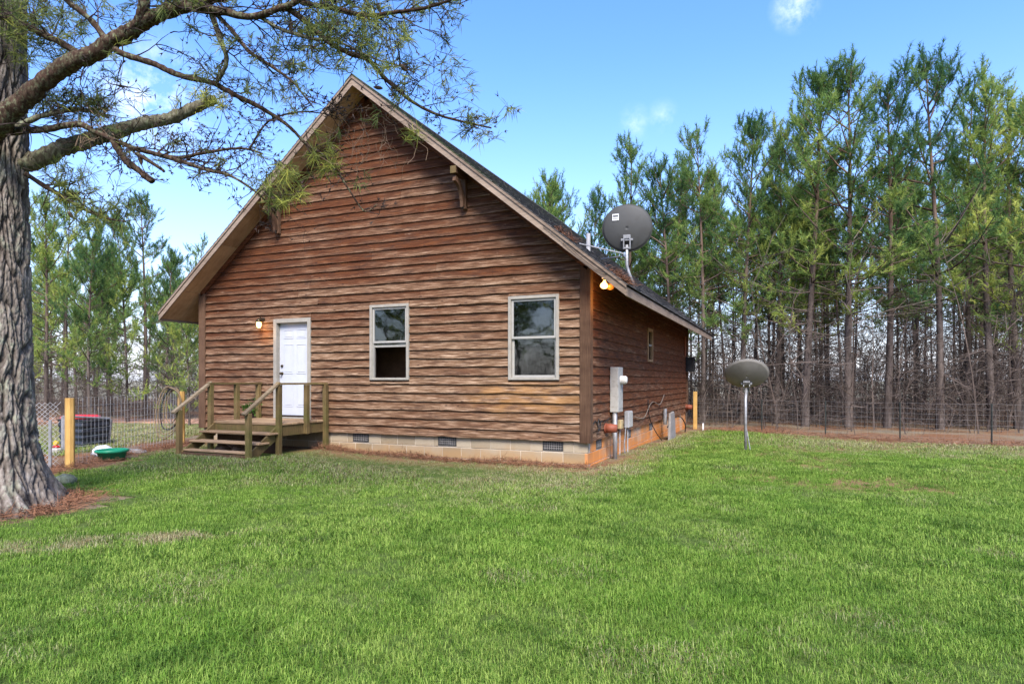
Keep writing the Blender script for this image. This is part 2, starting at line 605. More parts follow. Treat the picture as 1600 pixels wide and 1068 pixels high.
def t_trunk():
    t = NT('pine_trunk_bark')
    p = t.obj()
    n1 = t.noise(p, 7, (1, 1, 0.25), 7, 0.65)
    z = t.sep(p)[2]
    c0 = t.ramp(n1, ((0.3, (0.042, 0.033, 0.027)), (0.7, (0.185, 0.150, 0.128))))
    c1 = t.ramp(n1, ((0.3, (0.060, 0.036, 0.023)), (0.7, (0.200, 0.135, 0.095))))
    c = t.mix(t.map(z, 3.0, 8.5), c0, c1)
    c = t.mix(t.math('MULTIPLY', t.rnd(), 0.5), c, t.mix(0.5, c, (0.04, 0.03, 0.025)))
    t.bump(n1, 0.8, 0.02)
    return t.done(c, 0.95, 0, 0.1)


M['trunk'] = t_trunk()


def t_needles(name, a, b, c_, trans=0.35):
    t = NT(name)
    out = t.n['Material Output']
    tone = t.attr('tone')
    rn = t.rnd()
    big = t.noise(t.pos(), 0.35, detail=3)
    f = t.math('ADD', t.math('MULTIPLY', tone, 0.62), t.math('MULTIPLY', big, 0.42))
    f = t.math('ADD', f, t.math('MULTIPLY', t.math('SUBTRACT', rn, 0.5), 0.42))
    c = t.ramp(f, ((0.18, a), (0.55, b), (0.92, c_)))
    t.done(c, 0.65, 0, 0.12)
    tl = t.node('ShaderNodeBsdfTranslucent', {'Color': c})
    mx = t.node('ShaderNodeMixShader', {'Fac': trans})
    t.l.new(t.bsdf.outputs[0], mx.inputs[1])
    t.l.new(tl.outputs[0], mx.inputs[2])
    t.l.new(mx.outputs[0], out.inputs['Surface'])
    return t.m


M['needles'] = t_needles('pine_needles', (0.060, 0.138, 0.052), (0.205, 0.310, 0.076), (0.52, 0.56, 0.135), .50)
M['needles_near'] = t_needles('near_pine_needles', (0.060, 0.095, 0.036), (0.205, 0.240, 0.062), (0.56, 0.54, 0.095), 0.42)
M['leaf'] = t_needles('small_plant_leaf', (0.045, 0.13, 0.02), (0.09, 0.20, 0.03), (0.18, 0.28, 0.06))


STRIP = ((at(10, 856, 5.66).x, at(10, 856, 5.66).y), (at(335, 838, 6.08).x, at(335, 838, 6.08).y))


def t_grass():
    t = NT('grass_blades')
    out = t.n['Material Output']
    p = t.pos()
    x, y, z = t.sep(p)
    tone = t.attr('tone')
    up = t.attr('up')
    big = t.noise(p, 0.42, detail=4, rough=0.6)
    mid = t.noise(p, 2.4, detail=4, loc=(4, 2, 0))
    f = t.math('ADD', t.math('MULTIPLY', tone, 0.55), t.math('MULTIPLY', mid, 0.55))
    g = t.ramp(f, ((0.28, (0.028, 0.072, 0.008)), (0.5, (0.112, 0.218, 0.020)), (0.76, (0.31, 0.41, 0.085))))
    g = t.mix(t.map(big, 0.38, 0.64), g, t.mix(0.45, g, (0.115, 0.24, 0.020)))
    clump = t.map(t.noise(p, 1.25, detail=5, rough=.62, loc=(1, 8, 0)), 0.52, 0.68)
    g = t.mix(t.math('MULTIPLY', clump, 0.55), g, (0.034, 0.094, 0.010))
    # dry blades: a scatter everywhere, more on thin ground
    dry = t.attr('dry')
    dm = t.map(t.noise(p, 0.9, (1, 1, 1), 5, 0.65, (7, 3, 0)), 0.46, 0.66)
    close = t.map(y, -5.0, -0.6, 0.0, 0.46, True)                      # thinner, drier turf up against the house
    near = t.math('MULTIPLY', t.map(x, 1.5, 0.2, 0.0, 1.0, True), close)
    back = t.math('MULTIPLY', t.map(y, 2.5, 7.0, 0.0, 0.40, True), t.map(x, 1.0, 4.0, 0.0, 1.0))
    # the worn pale strip across the left of the lawn
    (ax_, ay_), (bx_, by_) = STRIP
    sl = math.hypot(bx_ - ax_, by_ - ay_)
    ux, uy = (bx_ - ax_) / sl, (by_ - ay_) / sl
    dxs, dys = t.math('SUBTRACT', x, ax_), t.math('SUBTRACT', y, ay_)
    al = t.math('ADD', t.math('MULTIPLY', dxs, ux), t.math('MULTIPLY', dys, uy))
    pe = t.math('ABSOLUTE', t.math('SUBTRACT', t.math('MULTIPLY', dys, ux), t.math('MULTIPLY', dxs, uy)))
    strip = t.math('MULTIPLY', t.map(pe, 0.10, 0.34, 1.0, 0.0, True), t.math('MULTIPLY', t.map(al, -0.5, 0.3, 0.0, 1.0, True), t.map(al, sl - .3, sl + .5, 1.0, 0.0, True)))
    strip = t.math('MULTIPLY', strip, t.map(mid, 0.40, 0.56, 0.05, 0.62))
    d = t.math('ADD', t.math('ADD', t.math('MULTIPLY', dm, 0.24), t.math('MAXIMUM', near, strip)), back)
    d = t.map(t.math('SUBTRACT', t.math('ADD', d, t.math('MULTIPLY', dry, 0.62)), 0.66), 0.0, 0.14)
    g = t.mix(d, g, t.ramp(tone, ((0.2, (0.20, 0.150, 0.058)), (0.9, (0.44, 0.40, 0.235)))))
    t.done(g, 0.60, 0, 0.18)
    tl = t.node('ShaderNodeBsdfTranslucent', {'Color': g})
    mx = t.node('ShaderNodeMixShader', {'Fac': 0.30})
    t.l.new(t.bsdf.outputs[0], mx.inputs[1])
    t.l.new(tl.outputs[0], mx.inputs[2])
    t.l.new(mx.outputs[0], out.inputs['Surface'])
    return t.m


M['grass'] = t_grass()


def t_lawn():
    t = NT('lawn_turf')
    p = t.pos()
    x, y, z = t.sep(p)
    n1 = t.noise(p, 30, detail=6, rough=0.7)
    n2 = t.noise(p, 0.7, detail=5)
    c = t.ramp(n1, ((0.3, (0.035, 0.050, 0.012)), (0.7, (0.095, 0.140, 0.030))))
    bare = t.math('ADD', t.map(y, -1.8, -0.3, 0.0, 0.62, True), t.math('MULTIPLY', n2, 0.6))
    c = t.mix(t.map(bare, 0.55, 0.95), c, t.ramp(n1, ((0.3, (0.11, 0.060, 0.028)), (0.7, (0.26, 0.165, 0.085)))))
    t.bump(n1, 0.8, 0.02)
    return t.done(c, 0.95, 0, 0.1)


M['lawn'] = t_lawn()


def t_floor():
    t = NT('forest_floor_straw')
    p = t.pos()
    n1 = t.noise(p, 22, detail=7, rough=0.72)
    n2 = t.noise(p, 0.6, detail=5)
    straw = t.ramp(n1, ((0.3, (0.075, 0.036, 0.019)), (0.55, (0.185, 0.092, 0.047)), (0.75, (0.36, 0.22, 0.135))))
    dull = t.ramp(n1, ((0.3, (0.10, 0.075, 0.045)), (0.7, (0.27, 0.215, 0.14))))
    c = t.mix(t.map(n2, 0.42, 0.60), straw, dull)
    # pale open field past the wood
    d = t.node('ShaderNodeVectorMath', operation='LENGTH')
    t.l.new(p, d.inputs[0])
    far = t.map(d.outputs['Value'], 38, 60, 0, 1, True)
    c = t.mix(far, c, t.ramp(n2, ((0.3, (0.22, 0.20, 0.13)), (0.7, (0.36, 0.34, 0.25)))))
    t.bump(n1, 1.0, 0.03)
    return t.done(c, 0.95, 0, 0.1)


M['floor'] = t_floor()
M['dirt'] = simple('red_dirt', (0.36, 0.20, 0.12), 0.95, var=0.3, scale=3, dirt=(0.24, 0.11, 0.06))
M['paddock'] = simple('paddock_turf', (0.20, 0.235, 0.045), 0.95, var=0.35, scale=5, dirt=(0.30, 0.25, 0.10))


def t_bulb(name, col, strength):
    t = NT(name)
    t.done((0.9, 0.8, 0.6), 0.4)
    t.set(t.bsdf.inputs['Emission Color'], col)
    t.set(t.bsdf.inputs['Emission Strength'], strength)
    return t.m


M['bulb'] = t_bulb('lit_bulb', (1.0, 0.50, 0.12), 2.6)
M['bulb_off'] = simple('amber_glass', (0.45, 0.20, 0.05), 0.3, spec=0.5)

# ------------------------------------------------------------------ ground
FENCE_R = [(0.34, 11.28), (2.42, 10.75), (4.16, 9.87), (5.90, 9.05), (7.80, 8.62), (9.9, 8.1), (12.2, 7.4), (14.8, 6.6)]
FENCE_L = [(-7.91, -3.71), (-9.07, -0.62)]


def sheet(name, outline_fn, x0, x1, y0, y1, step, lift, mat, kind='structure'):
    """Grid sheet over the ground kept where outline_fn(x, y) is true."""
    nx, ny = int((x1 - x0) / step) + 1, int((y1 - y0) / step) + 1
    idx, v, f = {}, [], []
    for i in range(nx):
        for j in range(ny):
            x, y = x0 + i * step, y0 + j * step
            if not all(outline_fn(x + a * step, y + b * step) for a, b in ((0, 0), (1, 0), (0, 1), (1, 1))):
                continue
            q = []
            for a, b in ((0, 0), (1, 0), (1, 1), (0, 1)):
                k = (i + a, j + b)
                if k not in idx:
                    xx, yy = x0 + k[0] * step, y0 + k[1] * step
                    idx[k] = len(v)
                    v.append((xx, yy, hz(xx, yy) + lift))
                q.append(idx[k])
            f.append(tuple(q))
    mb = MB()
    mb.v, mb.f = v, f
    return mb.build(name, mat, None, (0, 0, 0), True, kind)


def fence_r_y(x):
    for (a, b) in zip(FENCE_R[:-1], FENCE_R[1:]):
        if a[0] <= x <= b[0]:
            return a[1] + (b[1] - a[1]) * (x - a[0]) / (b[0] - a[0])
    return FENCE_R[0][1] if x < FENCE_R[0][0] else FENCE_R[-1][1]


def fence_l_x(y):
    a, b = FENCE_L
    return a[0] + (b[0] - a[0]) * (y - a[1]) / (b[1] - a[1])


def wob(x, y, s=1.3, a=0.35):
    return a * noise.noise(Vector((x * s, y * s, 3.3)))


def on_lawn(x, y):
    if y > -0.25 and x < 0.06 and x > -9.2 and y < 11.8:
        return y < -0.18 + 0.0 * x or False
    if x >= 0.05:
        lim = fence_r_y(x) - 0.75 + wob(x, y)
        return y < lim and x < 16
    if y < -3.9:
        lx = -7.4 + 0.35 * (-3.9 - y) * 0 + wob(x, y)
        d = math.hypot(x - TRUNK.x, y - TRUNK.y)
        return x > lx - 0.8 * ss(-7, -12, y) * 6 and d > 0.95 + wob(x, y, 2.0, 0.3)
    return x > fence_l_x(y) + 0.55 + wob(x, y)


TRUNK = at(-8, 795, 7.45)
TRUNK.z = 0.0
gm = MB()
xs = sorted(set([-1500, -600, -250, -120, -60, -30, -20] + [-16 + i * 1.0 for i in range(37)] + [26, 36, 60, 120, 250, 600, 1500]))
ys = sorted(set([-1500, -600, -250, -100, -50, -30] + [-20 + i * 1.0 for i in range(45)] + [30, 40, 60, 120, 250, 600, 1500]))
for x in xs:
    for y in ys:
        gm.v.append((x, y, hz(x, y) - 0.012))
for i in range(len(xs) - 1):
    for j in range(len(ys) - 1):
        a = i * len(ys) + j
        gm.f.append((a, a + len(ys), a + len(ys) + 1, a + 1))
gm.build('ground', M['floor'], None, (0, 0, 0), True, 'structure')
sheet('lawn', on_lawn, -14, 16, -17, 12, 0.25, 0.0, M['lawn'])
sheet('paddock', lambda x, y: (-17 + wob(x, y, .5, 2.) < x < fence_l_x(y) - 1.0 + wob(x, y, .8, .8)) and (-3.2 + wob(x, y, .6, 1.) < y < 4.6 + wob(x, y, .6, 1.2) + 0.25 * (x + 10)), -22, -8, -6, 6, 0.4, -0.005, M['paddock'])
sheet('dirt_track', lambda x, y: 5.1 + wob(x, y, .5, 0.6) + 0.25 * (x + 10) < y < 7.8 + wob(x, y, .4, 0.8) + 0.25 * (x + 10), -40, -8.4, -4, 9, 0.4, -0.003, M['dirt'])

# ------------------------------------------------------------------ the house
HW, HD = 9.144, 11.63
XM = -HW / 2
SZ = 0.43                                         # bottom of the siding
EX = 0.165                                        # board exposure
PITCH = 0.8127
EAVE, RAKE = 0.785, 0.51


def zf(x):
    """Lower edge of the rake fascia above x."""
    return 7.195 - PITCH * abs(x - XM)


house = thing('cabin', 'brown weathered clapboard cabin with steep gable roof and white door', 'house', (XM, 0, 0))
WIN = [(-4.493, -3.583, 1.498, 2.985), (-1.48, -0.513, 1.498, 3.00)]
DOOR = (-6.99, -5.987, 0.70, 2.80)
SWIN = (4.95, 5.55, 1.95, 2.77)


def board(fn, a0, a1, b0, b1, z0, z1, mat, waney, thick=0.036, wall=0):
    """One clapboard. Bottom row spans a0..a1, top row b0..b1 along the wall; fn maps (along, out, z) to a point."""
    L = max(a1 - a0, b1 - b0)
    n = max(2, int(L / 0.16))
    mb = MB()
    s = random.uniform(0, 500)
    tilt = random.uniform(-0.003, 0.003)
    for i in range(n + 1):
        u = i / n
        xa, xb = a0 + (a1 - a0) * u, b0 + (b1 - b0) * u
        w = noise.noise(Vector((xa * 1.9 + s, s, 0))) * 0.7 + noise.noise(Vector((xa * 5.5 + s, s, 9))) * 0.45
        c = noise.noise(Vector((xa * 2.3 + s, 40.0, s)))
        zz = z0 + w * waney + tilt * (u - 0.5)
        o = thick - .010 + waney * .8 + abs(c) * waney * 0.6
        zm = zz + (z1 - zz) * .42
        xm_ = xa + (xb - xa) * .42
        mb.v += [fn(xa, 0.0, zz), fn(xa, o, zz), fn(xa, o * 0.95, zz + 0.018), fn(xm_, o * .60 + abs(c) * waney * .2, zm), fn(xb, 0.004, z1)]
    for i in range(n):
        k = i * 5
        for q in range(4):
            mb.f.append((k + q, k + 5 + q, k + 6 + q, k + 1 + q))
    mb.f.append((0, 1, 2, 3, 4))
    e = n * 5
    mb.f.append((e + 4, e + 3, e + 2, e + 1, e))
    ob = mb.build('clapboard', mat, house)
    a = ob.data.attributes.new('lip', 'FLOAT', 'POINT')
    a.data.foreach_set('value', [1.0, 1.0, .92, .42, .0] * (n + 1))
    return ob


def cut_pieces(a0, a1, z0, z1, holes):
    """Split the rectangle of one course by openings; returns (a0, a1, z0, z1)."""
    out = [(a0, a1, z0, z1)]
    for (h0, h1, hb, ht) in holes:
        nxt = []
        for (p0, p1, q0, q1) in out:
            if p1 <= h0 or p0 >= h1 or q1 <= hb or q0 >= ht:
                nxt.append((p0, p1, q0, q1))
                continue
            if p0 < h0:
                nxt.append((p0, h0, q0, q1))
            if p1 > h1:
                nxt.append((h1, p1, q0, q1))
            if hb - q0 > 0.025:
                nxt.append((max(p0, h0), min(p1, h1), q0, hb))
            if q1 - ht > 0.045:
                nxt.append((max(p0, h0), min(p1, h1), ht, q1))
        out = nxt
    return out


def courses(fn, lim, holes, mat, ztop, wan, lap=0.022):
    i = 0
    while True:
        z0 = SZ + i * EX
        i += 1
        if z0 > ztop - 0.03:
            break
        z1 = min(z0 + EX + lap, ztop + 0.02)
        l0, l1 = lim(z0), lim(z1)
        if l0[1] - l0[0] < 0.25:
            break
        pieces = cut_pieces(l0[0], l0[1], z0, z1, holes)
        for (p0, p1, q0, q1) in pieces:
            cuts = [p0]
            while p1 - cuts[-1] > 4.9:
                cuts.append(cuts[-1] + random.uniform(2.4, 4.6))
            cuts.append(p1)
            for c0, c1 in zip(cuts[:-1], cuts[1:]):
                b0 = l1[0] if c0 == l0[0] else c0
                b1 = l1[1] if c1 == l0[1] else c1
                if b1 < b0:
                    b0 = b1 = (b0 + b1) / 2
                g = 0.0015
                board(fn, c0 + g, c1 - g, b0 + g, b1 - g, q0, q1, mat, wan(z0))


def rake_lim(z):
    d = (7.195 + 0.015 - z) / PITCH
    return (max(-HW + 0.137, XM - d), min(-0.137, XM + d))


def wan_front(z):
    return 0.021 * (1 - 0.80 * ss(2.7, 4.3, z)) + 0.002


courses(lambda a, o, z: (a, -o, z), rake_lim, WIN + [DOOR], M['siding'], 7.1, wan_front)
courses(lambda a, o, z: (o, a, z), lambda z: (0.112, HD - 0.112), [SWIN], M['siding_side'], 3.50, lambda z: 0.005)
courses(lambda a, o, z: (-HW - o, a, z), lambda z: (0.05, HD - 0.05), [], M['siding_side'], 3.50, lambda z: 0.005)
back = MB()
back.prism([(-HW + .04, HD - .01, SZ), (-.04, HD - .01, SZ), (-.04, HD - .01, 3.48), (XM, HD - .01, 7.17), (-HW + .04, HD - .01, 3.48)], (0, 0, 0), (0, .03, 0))
back.build('back_wall', M['siding_side'], house)


def wall_slab(name, rects, fn, mat):
    mb = MB()
    for (a0, a1, z0, z1) in rects:
        pts = [fn(a, o, z) for a in (a0, a1) for o in (0.02, 0.10) for z in (z0, z1)]
        n = len(mb.v)
        mb.v += pts
        for q in ((0, 1, 3, 2), (4, 6, 7, 5), (0, 4, 5, 1), (2, 3, 7, 6), (0, 2, 6, 4), (1, 5, 7, 3)):
            mb.f.append(tuple(n + k for k in q))
    return mb


def rects_round(a0, a1, z0, z1, holes):
    out, cur = [], a0
    for (h0, h1, hb, ht) in sorted(holes):
        out.append((cur, h0, z0, z1))
        if hb > z0:
            out.append((h0, h1, z0, hb))
        out.append((h0, h1, ht, z1))
        cur = h1
    out.append((cur, a1, z0, z1))
    return out


sh = wall_slab('sheathing', rects_round(-HW + .02, -.02, SZ + .02, 3.46, [(a + .05, b - .05, c + .05, d - .05) for a, b, c, d in WIN + [DOOR]]), lambda a, o, z: (a, o, z), M['sheath'])
sh.prism([(-HW + .02, 0.02, 3.462), (-.02, 0.02, 3.462), (XM, 0.02, 7.17)], (0, 0, 0), (0, .08, 0))
sh.box(-HW + .02, -.02, 0.02, HD - .02, SZ + .02, SZ + .08)
sw = wall_slab('s', rects_round(0.1, HD - .02, SZ + .08, 3.46, [SWIN]), lambda a, o, z: (-o, a, z), M['sheath'])
sl = wall_slab('s', rects_round(0.1, HD - .02, SZ + .08, 3.46, []), lambda a, o, z: (-HW + o, a, z), M['sheath'])
for q in (sw, sl):
    k = len(sh.v)
    sh.v += q.v
    sh.f += [tuple(k + i for i in f) for f in q.f]
sh.build('sheathing', M['sheath'], house)
# rooms behind the windows
for (a, b, c, d) in WIN:
    rm = MB()
    rm.box(a - .5, b + .5, 1.9, 1.95, SZ + .1, 3.4)
    rm.box(a - .5, b + .5, .9, .93, SZ + .1, 3.4)
    rm.build('room_wall', M['room'], house)

# corner boards: two planks per corner
for (x, y, sx, sy) in ((0, 0, 1, -1), (-HW, 0, -1, -1), (0, HD, 1, 1), (-HW, HD, -1, 1)):
    zt = 3.46
    a = MB().box(min(x + sx * .060, x - sx * .135), max(x + sx * .060, x - sx * .135), min(y + sy * .060, y), max(y + sy * .060, y), SZ - .02, zt)
    a.build('corner_board', M['corner'], house, bevel=.004)
    b = MB().box(min(x + sx * .060, x), max(x + sx * .060, x), min(y + sy * .057, y - sy * .10), max(y + sy * .057, y - sy * .10), SZ - .02, zt - .01)
    b = MB().box(min(x + sx * .057, x + sx * .002), max(x + sx * .057, x + sx * .002), min(y - sy * .002, y - sy * .11), max(y - sy * .002, y - sy * .11), SZ - .02, zt - .01)
    b.build('corner_board', M['corner'], house, bevel=.004)

# foundation: blocks in running bond with recessed mortar
fnd = MB()
fnd.box(-HW + .025, -.025, .028, .2, -.3, SZ - .004)
fnd.box(-.2, -.028, .2, HD - .03, -.3, SZ - .004)
fnd.box(-HW + .028, -HW + .2, .2, HD - .03, -.3, SZ - .004)
fnd.box(-HW + .2, -.2, HD - .2, HD - .03, -.3, SZ - .004)
foundation = fnd.build('foundation', M['mortar'], house)
VF = [(-4.95, -4.57), (-2.97, -2.58), (-.84, -.46)]
VS = [(.56, .92), (2.98, 3.33), (5.40, 5.78), (8.2, 8.58)]
for ci in range(4):
    z1 = SZ - .005 - ci * .203
    z0 = z1 - .193
    for front in (True, False):
        span, vents = (HW, VF) if front else (HD, VS)
        c = -HW + .02 - (0.2 if ci % 2 else 0) if front else .205 - (0.2 if ci % 2 else 0)
        lim0, lim1 = (-HW + .02, -.018) if front else (.0225, HD - .02)
        while c < lim1:
            a, b = max(c, lim0), min(c + .393, lim1)
            c += .403
            if b - a < .05:
                continue
            segs = [(a, b)]
            if ci == 0:
                for (v0, v1) in vents:
                    segs = [s for (p, q) in segs for s in ((p, min(q, v0)), (max(p, v1), q)) if s[1] - s[0] > .03]
            for (p, q) in segs:
                j = random.uniform(0, .004)
                mb = MB()
                if front:
                    mb.box(p, q, .019 + j, .11, z0, z1)
                else:
                    mb.box(-.11, -.019 - j, p, q, z0, z1)
                mb.build('concrete_block', M['block'] if front else M['block_side'], foundation, bevel=.005)
for front, vents in ((True, VF), (False, VS)):
    for (a, b) in vents:
        z0, z1 = SZ - .175, SZ - .012
        m = MB()
        if front:
            m.box(a, b, .012, .02, z0, z0 + .014); m.box(a, b, .012, .02, z1 - .014, z1)
            m.box(a, a + .014, .0125, .02, z0 + .014, z1 - .014); m.box(b - .014, b, .0125, .02, z0 + .014, z1 - .014)
        else:
            m.box(-.02, -.012, a, b, z0, z0 + .014); m.box(-.02, -.012, a, b, z1 - .014, z1)
            m.box(-.02, -.0125, a, a + .014, z0 + .014, z1 - .014); m.box(-.02, -.0125, b - .014, b, z0 + .014, z1 - .014)
        fr = m.build('foundation_vent', M['vent'], house)
        g = MB()
        nb = 9
        for k in range(1, nb):
            p = a + (b - a) * k / nb
            if front:
                g.box(p - .004, p + .004, .014, .018, z0 + .014, z1 - .014)
            else:
                g.box(-.018, -.014, p - .004, p + .004, z0 + .014, z1 - .014)
        for k in range(1, 4):
            p = z0 + (z1 - z0) * k / 4
            if front:
                g.box(a + .014, b - .014, .0145, .0175, p - .004, p + .004)
            else:
                g.box(-.0175, -.0145, a + .014, b - .014, p - .004, p + .004)
        g.build('vent_grille', M['galv'] if False else M['slate'], fr)
        bk = MB()
        if front:
            bk.box(a, b, .0215, .0275, z0, z1)
        else:
            bk.box(-.0275, -.0215, a, b, z0, z1)
        bk.build('vent_screen', M['black'], fr)

# roof
Y0, Y1 = -RAKE, HD + RAKE


def slope_pts(s, off, x_e=EAVE):
    """Points along one slope: s=+1 right, -1 left; off above the fascia's lower edge (vertical)."""
    xe = XM + s * (HW / 2 + x_e)
    return (XM, zf(XM) + off), (xe, zf(xe) + off)


for s in (1, -1):
    (xr, zr), (xe, ze) = slope_pts(s, 0)
    deck = MB()
    y0, y1 = Y0 + .03, Y1 - .03
    deck.prism([(xr, y0, zr + .15), (xe, y0, ze + .15), (xe, y0, ze + .175), (xr, y0, zr + .175)], (0, 0, 0), (0, y1 - y0, 0))
    deck.build('roof_deck', M['sheath'], house)
    # shingle courses with separate tabs, butts proud of the course below
    L = math.hypot(xe - xr, ze - zr)
    dx, dz = (xe - xr) / L, (ze - zr) / L
    nx_, nz_ = -dz * s * (1 if s > 0 else 1), abs(dx)
    nxv = (-dz if s > 0 else dz) * (1 if s > 0 else -1)
    sm = MB()
    nrm = Vector((-dz, 0, dx)) if s > 0 else Vector((dz, 0, -dx))
    if nrm.z < 0:
        nrm = -nrm
    nc = int(L / .14)
    base = Vector((xr, 0, zr + .176))
    tv = Vector((dx, 0, dz))
    for c in range(nc + 1):
        l0, l1 = L - c * .14 + .02, L - (c + 1) * .14 - .03
        l1 = max(l1, 0.0)
        if l0 - l1 < .05:
            continue
        y = Y0 - .02 - random.uniform(0, .3)
        while y < Y1 + .02:
            ya, yb = max(y + .004, Y0 - .02), min(y + .328, Y1 + .02)
            y += .332
            if yb - ya < .04:
                continue
            h0 = .019 + random.uniform(0, .007)
            lo = l0 + random.uniform(-.006, .006)
            p = [base + tv * lo + nrm * .008, base + tv * lo + nrm * h0, base + tv * l1 + nrm * .008]
            n = len(sm.v)
            for yy in (ya, yb):
                sm.v += [(q.x, yy, q.z) for q in p]
            sm.f += [(n, n + 3, n + 4, n + 1), (n + 1, n + 4, n + 5, n + 2), (n, n + 1, n + 2), (n + 3, n + 5, n + 4)]
    sm.build('shingles', M['shingle'], house, kind='stuff')
    # rake fascia boards (front and back), trim strip above, eave fascia
    for (yy, sg) in ((Y0, 1), (Y1, -1)):
        cuts = [0.0, 0.44, 0.80, 1.0] if s > 0 else [0.0, 0.52, 1.0]
        for k in range(len(cuts) - 1):
            f0, f1 = cuts[k] + (.0004 if k else 0), cuts[k + 1] - .0004
            drop = (0, .0, .012)[k % 3] if s > 0 else 0
            xa, xb = xr + (xe - xr) * f0, xr + (xe - xr) * f1
            jt = random.uniform(-.004, .004)
            m = MB().prism([(xa, yy, zf(xa) + jt - drop), (xb, yy, zf(xb) + jt - drop * .3), (xb, yy, zf(xb) + .125), (xa, yy, zf(xa) + .125)], (0, 0, 0), (0, sg * .028, 0))
            m.build('rake_fascia', M['fascia'], house)
        m = MB().prism([(xr, yy, zr + .1265), (xe, yy, ze + .1265), (xe, yy, ze + .178), (xr, yy, zr + .178)], (0, -sg * .020, 0), (0, sg * .028, 0))
        m.build('rake_trim', M['fascia'], house)
    xo = xe + s * .0
    m = MB().box(min(xo - s * .028, xo), max(xo - s * .028, xo), Y0 + .030, Y1 - .030, ze + .002, ze + .165)
    m.build('eave_fascia', M['fascia'], house)
    # soffit: plywood panels on the sloping underside of the front overhang and of the eave
    tt = [0.0, 0.20, 0.40, 0.60, 0.80, 0.905, 1.0] if s > 0 else [0.0, 0.22, 0.44, 0.645, 0.86, 0.935, 1.0]
    for k in range(len(tt) - 1):
        xa, xb = xr + (xe - xr) * (tt[k] + .0011), xr + (xe - xr) * (tt[k + 1] - .0011)
        xb -= s * .029 if k == len(tt) - 2 else 0
        sag = random.uniform(0, .008)
        inside = min(abs(xa - XM), abs(xb - XM)) < HW / 2 + .03
        ye = -.03 if inside else HD + RAKE - .03
        m = MB().prism([(xa, 0, zf(xa) + .022), (xb, 0, zf(xb) + .022 - sag), (xb, 0, zf(xb) + .034 - sag), (xa, 0, zf(xa) + .034)], (0, Y0 + .029, 0), (0, ye, 0))
        m.build('soffit_panel', M['soffit'], house)
    xw = XM + s * (HW / 2 + .035)
    m = MB().prism([(xw, 0, zf(xw) + .022), (xe - s * .03, 0, zf(xe) + .022 + PITCH * .03), (xe - s * .03, 0, zf(xe) + .034 + PITCH * .03), (xw, 0, zf(xw) + .034)], (0, -.02, 0), (0, Y1 - .04, 0))
    m.build('eave_soffit', M['soffit'] if s < 0 else M['siding_side'], house)
    # rafter board where the soffit meets the gable wall
    xa, xb = XM + s * .05, XM + s * (HW / 2)
    m = MB().prism([(xa, 0, zf(xa) - .10), (xb, 0, zf(xb) - .10), (xb, 0, zf(xb) + .021), (xa, 0, zf(xa) + .021)], (0, -.060, 0), (0, -.030, 0))
    m.build('frieze_board', M['siding_side'], house)
cap = MB().prism([(XM - .15, 0, zf(XM - .15) + .205), (XM, 0, zf(XM) + .205), (XM + .15, 0, zf(XM + .15) + .205), (XM + .15, 0, zf(XM + .15) + .215), (XM, 0, zf(XM) + .218), (XM - .15, 0, zf(XM - .15) + .215)], (0, Y0 - .025, 0), (0, Y1 + .025, 0))
cap.build('ridge_cap', M['shingle'], house)

# gable brackets
for xb in (-2.36, -6.84):
    zt = zf(xb) + .00
    s = 1 if xb > XM else -1
    zt = min(zf(xb - .06), zf(xb + .06)) - .005
    br = MB().box(xb - .055, xb + .055, -.50, -.03, zt - .13, zt - .004)
    br = br.build('bracket_beam', M['corner'], house, bevel=.004)
    e = MB().box(xb - .056, xb + .056, -.515, -.501, zt - .131, zt - .003)
    e.build('beam_end', M['treated'], br)
    MB().box(xb - .045, xb + .045, -.115, -.035, zt - .68, zt - .132).build('bracket_post', M['corner'], house, bevel=.004)
    pts_o, pts_i = [], []
    for k in range(7):
        a = k / 6 * math.pi / 2
        pts_o.append((-.115 - .34 * (1 - math.cos(a)) , zt - .60 + .44 * math.sin(a)))
        pts_i.append((-.135 - .30 * (1 - math.cos(a)) - .05, zt - .60 + .40 * math.sin(a) - .06))
    out = [(xb, y, z) for y, z in pts_o] + [(xb, y, z) for y, z in reversed(pts_i)]
    m = MB()
    for k in range(6):
        q = [pts_o[k], pts_o[k + 1], pts_i[k + 1], pts_i[k]]
        m.prism([(xb, y, z) for y, z in q], (-.03, 0, 0), (.03, 0, 0))
    m.build('bracket_brace', M['corner'], house)


# windows
def window(x0, x1, z0, z1, raised):
    fw = .055
    fr = MB()
    fr.box(x0, x0 + fw, -.066, .06, z0, z1)
    fr.box(x1 - fw, x1, -.066, .06, z0, z1)
    fr.box(x0 + fw, x1 - fw, -.0645, .06, z1 - fw, z1)
    fr.box(x0 + fw, x1 - fw, -.0645, .06, z0, z0 + fw * .8)
    w = fr.build('window', M['offwhite'], house, bevel=.004)
    a, b = x0 + fw, x1 - fw
    zb, zt = z0 + fw * .8, z1 - fw
    zm = (zb + zt) / 2 + .01
    sw_ = .042

    def sash(q0, q1, y):
        m = MB()
        m.box(a, a + sw_, y, y + .03, q0, q1)
        m.box(b - sw_, b, y, y + .03, q0, q1)
        m.box(a + sw_, b - sw_, y + .001, y + .029, q0, q0 + sw_)
        m.box(a + sw_, b - sw_, y + .001, y + .029, q1 - sw_, q1)
        m.build('sash', M['vinyl'], w, bevel=.003)
        MB().box(a + sw_, b - sw_, y + .012, y + .018, q0 + sw_, q1 - sw_).build('pane', M['glass'], w)
    sash(zm - .02, zt, -.036)
    if raised:
        sash(zm - .10, zt - .06, .002)
        MB().box(a, a + .02, -.035, .03, zb, zm - .02).build('jamb', M['vinyl'], w)
        MB().box(b - .02, b, -.035, .03, zb, zm - .02).build('jamb', M['vinyl'], w)
    else:
        sash(zb, zm + .02, .002)
    return w


